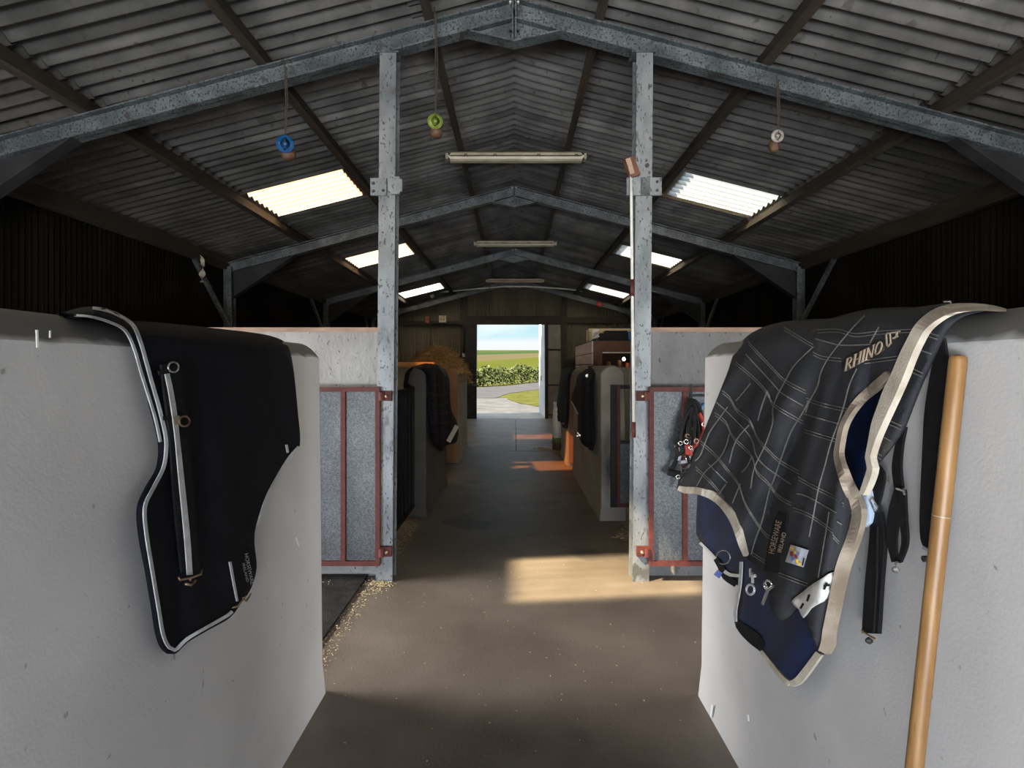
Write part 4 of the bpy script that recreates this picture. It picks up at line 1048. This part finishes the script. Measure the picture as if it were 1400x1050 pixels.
rope('headcollar', [([(955, 565, .07), (960, 575, .07), (962, 590, .07), (957, 600, .08), (950, 603, .09)], .013, m_redc, 'crownpiece'),
                    ([(950, 598, .10), (946, 608, .10), (949, 612, .10), (953, 604, .10)], .011, m_redc, 'cheek_strap'),
                    ([(940, 608, .10), (942, 622, .10)], .022, m_redc, 'noseband'), ([(945, 607, .09), (949, 622, .09)], .009, m_grey, 'lining_strip')],
     'bright red headcollar beside the checked rug', ((952, 603, .11, 3, m_cream, 'ring'), (962, 580, .09, 2.5, m_metal, 'buckle')))
rope('headcollar', [([(944, 575, .05), (942, 592, .06), (938, 605, .07), (934, 622, .07)], .018, m_brownpatch, 'cheek_strap'),
                    ([(931, 632, .07), (938, 631, .08), (944, 629, .08)], .010, m_grey, 'noseband'), ([(936, 596, .08), (944, 600, .09), (936, 606, .09)], .009, m_black, 'throat_strap')],
     'dark brown headcollar in the middle of the halter bunch', ((938, 604, .10, 3, m_metal, 'ring'), (940, 596, .09, 2.4, m_brass, 'buckle'), (941, 627, .09, 3, m_metal, 'ring')))
rope('lead_rope', [([(944, 632, .06), (936, 638, .08), (932, 648, .08), (938, 650, .09), (944, 642, .09), (938, 644, .10), (930, 655, .06), (927, 670, .05)], .008, m_dark, 'rope')],
     'thin black lead rope bundled below the brown headcollar', ((934, 643, .10, 3, m_bolt, 'snap'),))
rope('lead_rope', [([(946, 556, .07), (936, 575, .08), (931, 600, .09), (934, 618, .09), (940, 600, .09), (943, 575, .08), (946, 556, .07)], .010, m_dark, 'rope'),
                  ([(947, 556, .07), (950, 580, .10), (947, 605, .11), (940, 622, .11), (944, 632, .11), (951, 615, .10), (955, 590, .09), (950, 558, .08)], .010, m_black, 'rope'),
                  ([(930, 600, .06), (925, 612, .08), (928, 622, .09), (936, 612, .10), (944, 596, .11)], .011, m_dark, 'rope')],
     'black knotted ropes crossing over the front of the halter bunch', ((930, 606, .11, 2.6, m_metal, 'ring'), (944, 612, .13, 2.4, m_metal, 'ring')))
rope('headcollar', [([(948, 585, .05), (953, 570, .05), (949, 590, .06), (946, 600, .06)], .010, m_leafg, 'cheek_strap'), ([(962, 553, .0), (958, 558, .02), (956, 566, .03)], .012, m_blueb, 'crownpiece')],
     'green and blue headcollar at the back of the halter bunch', ((949, 586, .07, 2.4, m_cream, 'ring'),))

# ------------------------------------------------------------------ rugs on the far walls
# left, plaid with silver strip
topF = [(560, 506), (568, 500), (585, 497), (600, 499), (610, 508), (615, 518)]
SFl = Wallcloth(-1, .935, lambda u, v: .03 + .02 * sm((v - 510) / 60) + .012 * math.sin(u * .45), topF, .16, 16)
t = thing('horse_rug', (-.95, 7.4, .7), 'dark checked rug with a bright silver strip on the left stall wall below the hay', 'rug')
SFl.sheet([(569, 502), (585, 497), (598, 499), (608, 506), (614, 518), (615, 535), (617, 560), (624, 575), (627, 592), (623, 605), (610, 609), (603, 615), (598, 608), (592, 600), (589, 570), (588, 535), (584, 512), (576, 505)], 4, .02).build('shell', m_rug, t, True)
SFl.back([(569, 502), (585, 497), (598, 499), (606, 505)], 0, .4).build('stall_side', m_plaid, t, True)
SFl.ribbon([(613, 604), (625, 582)], 6.0, .02, .004, smooth=False).build('silver_strip', m_tape, t)
mb = MB()
for k in range(6): SFl.ribbon([(589 + k * .3, 525 + k * 13), (600, 527 + k * 13), (613 + k, 524 + k * 13)], .7, .006, .001, 4, True, mb)
for k in range(3): SFl.ribbon([(594 + k * 6, 508 + k * 2), (596 + k * 7, 560), (598 + k * 8, 600)], .7, .006, .001, 4, True, mb)
o = mb.build('check_lines', m_checkdim, t); o['kind'] = 'stuff'
SFl.ribbon([(601, 610), (604, 616)], 4, .01).build('strap', m_black, t)

topG = [(781, 515), (790, 506), (800, 501), (808, 500), (815, 503)]
SFr = Wallcloth(1, .895, lambda u, v: .03 + .02 * sm((v - 510) / 60) + .012 * math.sin(u * .5), topG, .16, 16)
t = thing('horse_rug', (.95, 8.2, .7), 'black rug with a thin pale edge on the wall behind the right pillar', 'rug')
SFr.sheet([(816, 502), (808, 499.5), (799, 501), (791, 508), (787, 525), (781, 549), (789, 563), (790, 590), (795, 606), (803, 612), (808, 616), (810, 600), (808, 570), (808, 540), (810, 515)], 4, .02).build('shell', m_rug, t, True)
SFr.back([(791, 506), (799, 501), (808, 499.5), (815, 501)], 0, .4).build('stall_side', m_rug, t, True)
SFr.ribbon([(781, 549), (785, 556), (790, 566)], 1.2, .01).build('piping', m_pipe, t)
MB().lathe(SFr(802.5, 513.5, .02), (0, -1, 0), [(0, .02), (.01, .02)], 8).build('buckle', m_metal, t)
mb = MB(); 
for (u, v) in ((790, 592), (792, 595), (789, 596)): mb.lathe(SFr(u, v, .02), (0, -1, 0), [(0, .012), (.02, .012)], 6)
mb.build('clips', m_metal, t)
SFq = Wallcloth(1, .865, lambda u, v: .03 + .012 * math.sin(u * .6), [(757, 520), (768, 503), (776, 502), (785, 503)], .14, 14)
t = thing('horse_rug', (.92, 10.7, .7), 'black rug folded over the last wall on the right near the white tub', 'rug')
SFq.sheet([(786, 503), (776, 502), (769, 505), (766, 515), (762, 545), (758, 565), (759, 574), (766, 577), (769, 584), (774, 586), (776, 575), (777, 555), (777, 530), (780, 510)], 4, .02).build('shell', m_rug, t, True)
SFq.back([(768, 504), (776, 502), (785, 503)], 0, .4).build('stall_side', m_rug, t, True)
MB().lathe(SFq(770, 579, .02), (0, -1, 0), [(0, .014), (.01, .014)], 8).build('buckle', m_bolt, t)

# ------------------------------------------------------------------ hay, plank, cabin and small things at the far end
t = thing('hay_heap', (-1.3, 10.6, 1.55), 'heap of brown hay piled above the left stall wall by the doorway', 'hay')
hc = Vector((-1.40, 10.75, 1.50))
def mound(a, r):
    hgt = .42 * max(0, 1 - r ** 2) * (1 + .15 * math.sin(3 * a + 1)) 
    return hc + Vector((.62 * r * math.cos(a), .55 * r * math.sin(a), hgt + .02))
mb = MB(); vs = [mound(0, 0)]; fs = []
for i in range(1, 9):
    for j in range(24): vs.append(mound(2 * PI * j / 24, i / 8) + Vector((random.uniform(-.02, .02), random.uniform(-.02, .02), random.uniform(-.02, .02))))
fs += [(0, 1 + j, 1 + (j + 1) % 24) for j in range(24)]
for i in range(7):
    for j in range(24): a = 1 + i * 24 + j; b = 1 + i * 24 + (j + 1) % 24; fs.append((a, a + 24, b + 24, b))
mb.add(vs, fs).build('heap', m_hay, t)
mb = MB()
for k in range(2200):
    a, r = random.uniform(0, 2 * PI), math.sqrt(random.random()) * 1.05
    p = mound(a, min(r, 1)) + Vector((0, 0, random.uniform(-.02, .03)))
    if r > .9: p.z -= random.uniform(0, .18) * (1 if math.cos(a) > .2 else .3)
    d = Vector((random.gauss(0, 1), random.gauss(0, 1), random.gauss(0, .6))).normalized() * random.uniform(.03, .09)
    w = Vector((random.gauss(0, 1), random.gauss(0, 1), random.gauss(0, 1))).normalized() * .004
    bend = Vector((0, 0, random.uniform(-.01, .02)))
    mb.add([p - d - w, p - d + w, p + bend + w, p + bend - w, p + d + w, p + d - w], [(0, 1, 2, 3), (3, 2, 4, 5)])
o = mb.build('hay_strands', m_hay, t); o['kind'] = 'stuff'
MB().box(-2.10, -1.18, 10.25, 11.4, .0, 1.50).build('hay_crate', m_ply, t)

o = MB().box(-3.8, -1.20, 8.95, 9.16, 1.625, 1.70).build('timber_plank', m_plank, origin=(-2.5, 9.05, 1.62)); tag(o, 'pale pine plank lying level beside the hay', 'plank', kind='thing')

t = thing('tack_cabin', (2.2, 11.2, 0), 'wooden tack cabin with pale side boards behind the right stall walls', 'cabin')
xa, ya, yb, zt = 1.31, 9.9, 12.6, 2.06
for k in range(6):
    z0 = zt - .055 - (k + 1) * .185 + .045
    MB().box(xa - .022 + .004 * (k % 2), xa, ya, yb, z0, z0 + (.172 if k else .19)).build('side_board', m_slat, t)
MB().box(xa - .018, xa, ya, yb, .02, zt - 1.2).build('side_panel', m_slat, t)
MB().box(xa, 3.6, ya - .02, ya, 1.86, zt).build('front_board', m_brown, t)
MB().box(xa, 1.46, ya - .02, ya, 0.02, 1.86).build('front_post', m_brown, t)
MB().box(1.46, 3.6, ya - .02, ya, 0.02, 1.60).build('front_panel', m_brown, t)
MB().box(1.46, 3.6, ya - .03, ya - .02, 1.855, 1.875).build('shelf_edge', m_ducts, t, label='pale strip along the opening')
MB().box(xa, 3.6, ya + 1.0, ya + 1.03, 0.02, zt).build('rear_panel', m_brown, t)
MB().box(xa, 3.6, ya, yb, zt, zt + .02).build('top', m_dark, t)
for k, (a, b, h_) in enumerate(((1.60, 1.72, .1), (1.78, 1.9, .13), (1.93, 2.02, .08))):
    MB().lathe((a, ya + .25, 1.60), (0, 0, 1), [(0, .04), (h_, .04), (h_ + .02, .02)], 10).build('jar', (m_ply, m_brown, m_orange)[k], t)
t = thing('light_bulb', (1.815, ya + .1, 1.86), 'lit round bulb glowing inside the tack cabin opening', 'bulb')
b0 = P(853, 491, ya + .1)
MB().lathe(b0, (0, 0, 1), [(-.028, .004), (-.02, .018), (0, .027), (.016, .02), (.03, .01)], 12).build('globe', m_bulb, t, True)
MB().lathe(b0 + Vector((0, 0, .03)), (0, 0, 1), [(0, .012), (.05, .012)], 10).build('holder', m_dark, t)
MB().tube([b0 + Vector((0, 0, .07)), b0 + Vector((0, .02, .19))], .004, 6).build('flex', m_dark, t)
def cab_item(u0, u1, v0, v1, Y, dp, m, name, label, cat):
    a, b = P(u0, v1, Y), P(u1, v0, Y)
    zb = zt + .021
    t = thing(name, ((a.x + b.x) / 2, Y + dp / 2, zb), label, cat)
    MB().box(a.x, b.x, Y, Y + dp, zb, b.z).build('body', m, t)
    return t, a, b, zb
t, a, b, zb = cab_item(829, 857, 453, 467, 9.98, .3, m_dark, 'storage_crate', 'large black plastic crate on top of the tack cabin', 'crate')
MB().box(a.x - .008, b.x + .008, 9.972, 10.29, b.z, b.z + .012).build('lid', m_dark, t)
t, a, b, zb = cab_item(821, 828, 456, 464, 10.0, .2, m_dark, 'storage_crate', 'small black box beside the large crate on the tack cabin', 'crate')
MB().box(a.x - .004, b.x + .004, 9.996, 10.21, b.z, b.z + .008).build('lid', m_dark, t)
t, a, b, zb = cab_item(859, 872, 454, 463, 10.02, .2, m_blueb, 'storage_tub', 'blue plastic tub at the right end of the tack cabin top', 'tub')
MB().box(a.x - .006, b.x + .006, 10.01, 10.23, b.z - .01, b.z + .006).build('rim', m_blueb, t)
t, a, b, zb = cab_item(806, 872, 449, 463, 10.5, .5, m_paper, 'cardboard_sheets', 'pale cardboard stacked along the back of the tack cabin top', 'cardboard')
for k in range(3): MB().box(a.x - .01 * k, b.x, 10.47, 10.5, zb + .05 + .06 * k, zb + .10 + .06 * k).build('sheet_edge', m_paper, t)
t = thing('paper_bundle', (1.35, 10.1, zt + .02), 'crumpled white papers on the corner of the tack cabin top', 'paper')
for k in range(4):
    MB().beam((1.30 + .03 * k, 10.05 + .08 * k, zt + .03), (1.42, 10.1 + .1 * k, zt + .07 + .05 * k), .12, .012, (0, .3, 1)).build('sheet', m_whiteleaf if k % 2 else m_slat, t)

# white tub with green foot by the last wall, straw beside it
t = thing('white_tub', (.80, 12.0, 0), 'tall white plastic tub with a green band near the doorway', 'tub')
c = Vector((.855, 11.75, 0))
MB().lathe(c, (0, 0, 1), [(0.0, .10), (.14, .105), (.15, .105)], 16).build('foot', m_lick, t, True)
MB().lathe(c, (0, 0, 1), [(.15, .11), (.25, .11)], 16).build('band', m_leafg, t, True, label='green band')
MB().lathe(c, (0, 0, 1), [(.25, .105), (.62, .10), (.80, .09), (.84, .08), (.86, .05)], 16).build('body', m_poly, t, True)
MB().lathe(c + Vector((-.05, 0, .85)), (0, 0, 1), [(0, .03), (.05, .03), (.08, .035), (.10, .02)], 12).build('cap', m_poly, t, True)
def straw(name, label, pts, n, spread, L=.05, kind='stuff', cat='straw', m=m_straw):
    mb = MB()
    for k in range(n):
        i = random.randrange(len(pts) - 1); s = random.random()
        p = Vector(pts[i]).lerp(Vector(pts[i + 1]), s) + Vector((random.gauss(0, spread), random.gauss(0, spread), random.uniform(.002, .012)))
        a = random.uniform(0, PI); d = Vector((math.cos(a), math.sin(a), random.uniform(-.1, .1))) * random.uniform(.2, 1) * L / 2
        w = Vector((-math.sin(a), math.cos(a), 0)) * random.uniform(.0012, .003)
        mb.add([p - d - w, p - d + w, p + d + w, p + d - w, p + Vector((0, 0, .003))], [(0, 1, 4), (1, 2, 4), (2, 3, 4), (3, 0, 4), (0, 3, 2, 1)])
    o = mb.build(name, m, origin=pts[0]); tag(o, label, cat, kind=kind)
straw('straw_scatter', 'loose straw on the floor beside the white tub', [(.55, 11.9, 0), (.80, 11.6, 0)], 500, .10, .09)
straw('straw_scatter', 'straw chips along the foot of the left gate and mat edge', [(-1.9, 4.40, .018), (-1.05, 4.45, 0), (-.95, 4.42, 0), (-1.06, 4.2, 0), (-1.06, 3.4, 0), (-1.07, 2.9, 0)], 700, .035, .02)
straw('straw_scatter', 'straw strip on the floor in front of the barred gate', [(-1.03, 4.8, 0), (-1.02, 6.3, 0)], 600, .035, .03)
straw('straw_scatter', 'straw wisps below the half-sheeted gate on the right', [(1.0, 5.6, 0), (1.3, 6.15, 0), (1.9, 6.1, 0)], 350, .06, .06)
straw('straw_scatter', 'fine chips of straw strewn along the aisle floor', [(-.7, 2.6, 0), (.7, 3.4, 0), (-.8, 4.2, 0), (.7, 5.4, 0), (-.6, 6.6, 0), (.6, 8, 0)], 200, .35, .014)

# small fittings near the gable
o = thing('switch_box', P(605, 436, 19.0), 'cream double switch box on the gable left of the doorway', 'switch')
c = P(605, 436, 18.98)
MB().box(c.x - .11, c.x + .11, c.y, c.y + .06, c.z - .11, c.z + .11).build('box', m_cream, o)
for dx in (-.035, .04): MB().box(c.x + dx - .018, c.x + dx + .018, c.y - .012, c.y, c.z - .04, c.z).build('switch', m_brown, o)
o = thing('alarm_box', P(584, 437, 18.98), 'small orange box left of the cream switch box on the gable', 'box')
c = P(584, 437, 18.96); MB().box(c.x - .05, c.x + .05, c.y, c.y + .07, c.z - .10, c.z + .10).build('box', m_orange, o); MB().box(c.x - .035, c.x + .035, c.y - .01, c.y, c.z - .02, c.z + .06).build('cover', m_redc, o)
o = thing('conduit_pipe', P(600, 441, 18.99), 'dark bent conduit on the gable below the switch box', 'pipe')
MB().tube([P(590, 443, 18.98), P(626, 443, 18.98), P(632, 444, 18.98), P(634, 450, 18.98), P(634, 487, 18.98)], .022, 8).build('pipe', m_darksteel, o, True)
MB().lathe(P(634, 483, 18.96), (0, 0, -1), [(0, .05), (.12, .05)], 10).build('junction', m_grey, o)
o = thing('alarm_bell', P(819, 416, 18.5), 'small red bell hanging under the farthest frame on the right', 'bell')
c = P(819, 416, 18.45); MB().lathe(c, (0, -1, 0), [(0, .09), (.03, .09), (.06, .07), (.075, .02)], 16).build('gong', m_redb, o, True); MB().tube([c, c + Vector((0, .02, .35))], .012, 6).build('stem', m_darksteel, o)
o = thing('round_lamp', P(591, 404, 18.2), 'small cream round lamp under the far rooflight on the left', 'light')
c = P(591, 404, 18.3); MB().lathe(c, (0, 0, -1), [(-.05, .04), (0, .07), (.05, .06), (.08, .02)], 12).build('globe', m_cream, o, True); MB().tube([c + Vector((0, 0, .05)), c + Vector((0, 0, .25))], .012, 6).build('stem', m_darksteel, o)
o = thing('overhead_cable', (0, 18.4, 4.05), 'pale cable strung across below the farthest frame', 'cable')
MB().tube(catmull([P(544, 403, 18.3), P(606, 399, 18.3), P(650, 395, 18.3), P(700, 391.5, 18.3), P(760, 394, 18.3), P(806, 399, 18.3), P(864, 404.5, 18.3)], .3, False), .022, 8).build('cable', m_ducts, o, True)
o = thing('pull_cord', P(669, 384, 17.3), 'thin pull cord hanging from the farthest fluorescent light', 'cord')
MB().tube([P(669, 386, 17.25), P(669, 418, 17.25)], .010, 6).build('cord', m_rope, o); MB().lathe(P(669, 412, 17.25), (0, 0, -1), [(0, .012), (.1, .022), (.15, .01)], 8).build('pull_knob', m_rope, o)
# strip of torn plastic at the left eaves
o = thing('torn_tape', P(277, 338, 8.35), 'torn pale plastic strip dangling from the left eaves', 'tape')
mb = MB(); vs = []
for i in range(15):
    s = i / 14; p = P(270 + 8 * sm(s * 2.2) - 2 * s, 338 + 48 * s, 8.35); a = s * 9
    w = Vector((math.cos(a), math.sin(a), .1)) * (.035 + .012 * math.sin(i * 1.9)); vs += [p - w, p + w]
mb.add(vs, [(2 * i, 2 * i + 1, 2 * i + 3, 2 * i + 2) for i in range(14)]).build('strip', m_cream, o, True)

# ------------------------------------------------------------------ outdoors
def terrain(name, m, rows, xs=(-160, -60, -25, 0, 25, 60, 160)):
    """rows: (y, z) or (y, z, slope_x)"""
    vs = []; n = len(xs)
    for r in rows:
        for x in xs: vs.append((x, r[0] + (r[2] * x if len(r) > 2 else 0), r[1] + (r[3] * x if len(r) > 3 else 0)))
    fs = [(i * n + j, i * n + j + 1, (i + 1) * n + j + 1, (i + 1) * n + j) for i in range(len(rows) - 1) for j in range(n - 1)]
    o = MB().add(vs, fs).build(name, m); o['kind'] = 'structure'; return o
terrain('verge_ground', m_verge, [(33, -.031), (58, -.03), (85, -.02)])
terrain('field_near', m_field1, [(85, -.02), (110, .3, 0, .01), (200, 4.2, 0, .05), (230, 5.4, 0, .07)])
terrain('field_middle', m_field2, [(230, 5.4, 0, .07), (290, 8.2, 0, .05), (330, 9.8, 0, .03)])
terrain('field_far', m_field3, [(330, 9.8, 0, .03), (420, 14.6), (560, 17.0), (700, 15)])
# curving road and rounded grass verge
def strip(name, m, pts, z):
    vs = [(x, y, z) for x, y in pts]
    o = MB().add(vs, [tuple(range(len(vs)))]).build(name, m); o['kind'] = 'structure'; return o
strip('road', m_road, [(-60, 33), (-60, 50), (-3.2, 50.5), (0, 58), (3.5, 76), (9, 110 - 26), (40, 84.5), (16, 70), (6, 57), (1.4, 45), (-.4, 39), (-1.0, 33)], -.012)
strip('verge_patch', m_verge, [(.2, 28), (1.0, 25.6), (3, 24.6), (30, 24), (60, 30), (60, 80), (16, 69.5), (6, 56), (1.6, 44.5), (.1, 37), (-.4, 32)], -.010)
t = thing('hedgerow', (0, 62, 0), 'scrubby green hedge along the road outside the doorway', 'hedge')
mb = MB(); rnd = random.Random(3)
for k in range(30000):
    s = rnd.random(); x = -26 + 52 * s; yb_ = 52.5 + (x + 3.2) * 3.6 if x > -3.2 else 52.5 - (x + 3.2) * .3
    if x > 4: yb_ = 78.4 + (x - 4) * .6
    hmax = 1.75 + .25 * math.sin(x * 1.7) * math.sin(x * .43 + 1) + .15 * math.sin(x * 4.1)
    yy = yb_ + abs(rnd.gauss(0, .9)); z = rnd.random() ** .8 * hmax * (1 - .1 * abs(yy - yb_)) * (1 + .006 * max(0, yb_ - 52))
    r = rnd.uniform(.06, .2)
    a = Vector((rnd.gauss(0, 1), rnd.gauss(0, 1), rnd.gauss(0, 1))).normalized() * r; b = Vector((rnd.gauss(0, 1), rnd.gauss(0, 1), rnd.gauss(0, 1))).normalized() * r
    p = Vector((x, yy, z)); mb.add([p, p + a, p + a + b, p + b], [(0, 1, 2, 3)])
o = mb.build('foliage', m_hedge, t); o['kind'] = 'stuff'
mb = MB()
for k in range(70):
    x = rnd.uniform(-26, 12); yb_ = (52.5 + (x + 3.2) * 3.6 if x > -3.2 else 52.5 - (x + 3.2) * .3) if x < 4 else 78.4 + (x - 4) * .6
    mb.tube([(x, yb_ + .7, 0), (x + rnd.uniform(-.2, .2), yb_ + .8, 1.2)], [.03, .01], 5)
o = mb.build('stems', m_timber, t); o['kind'] = 'stuff'
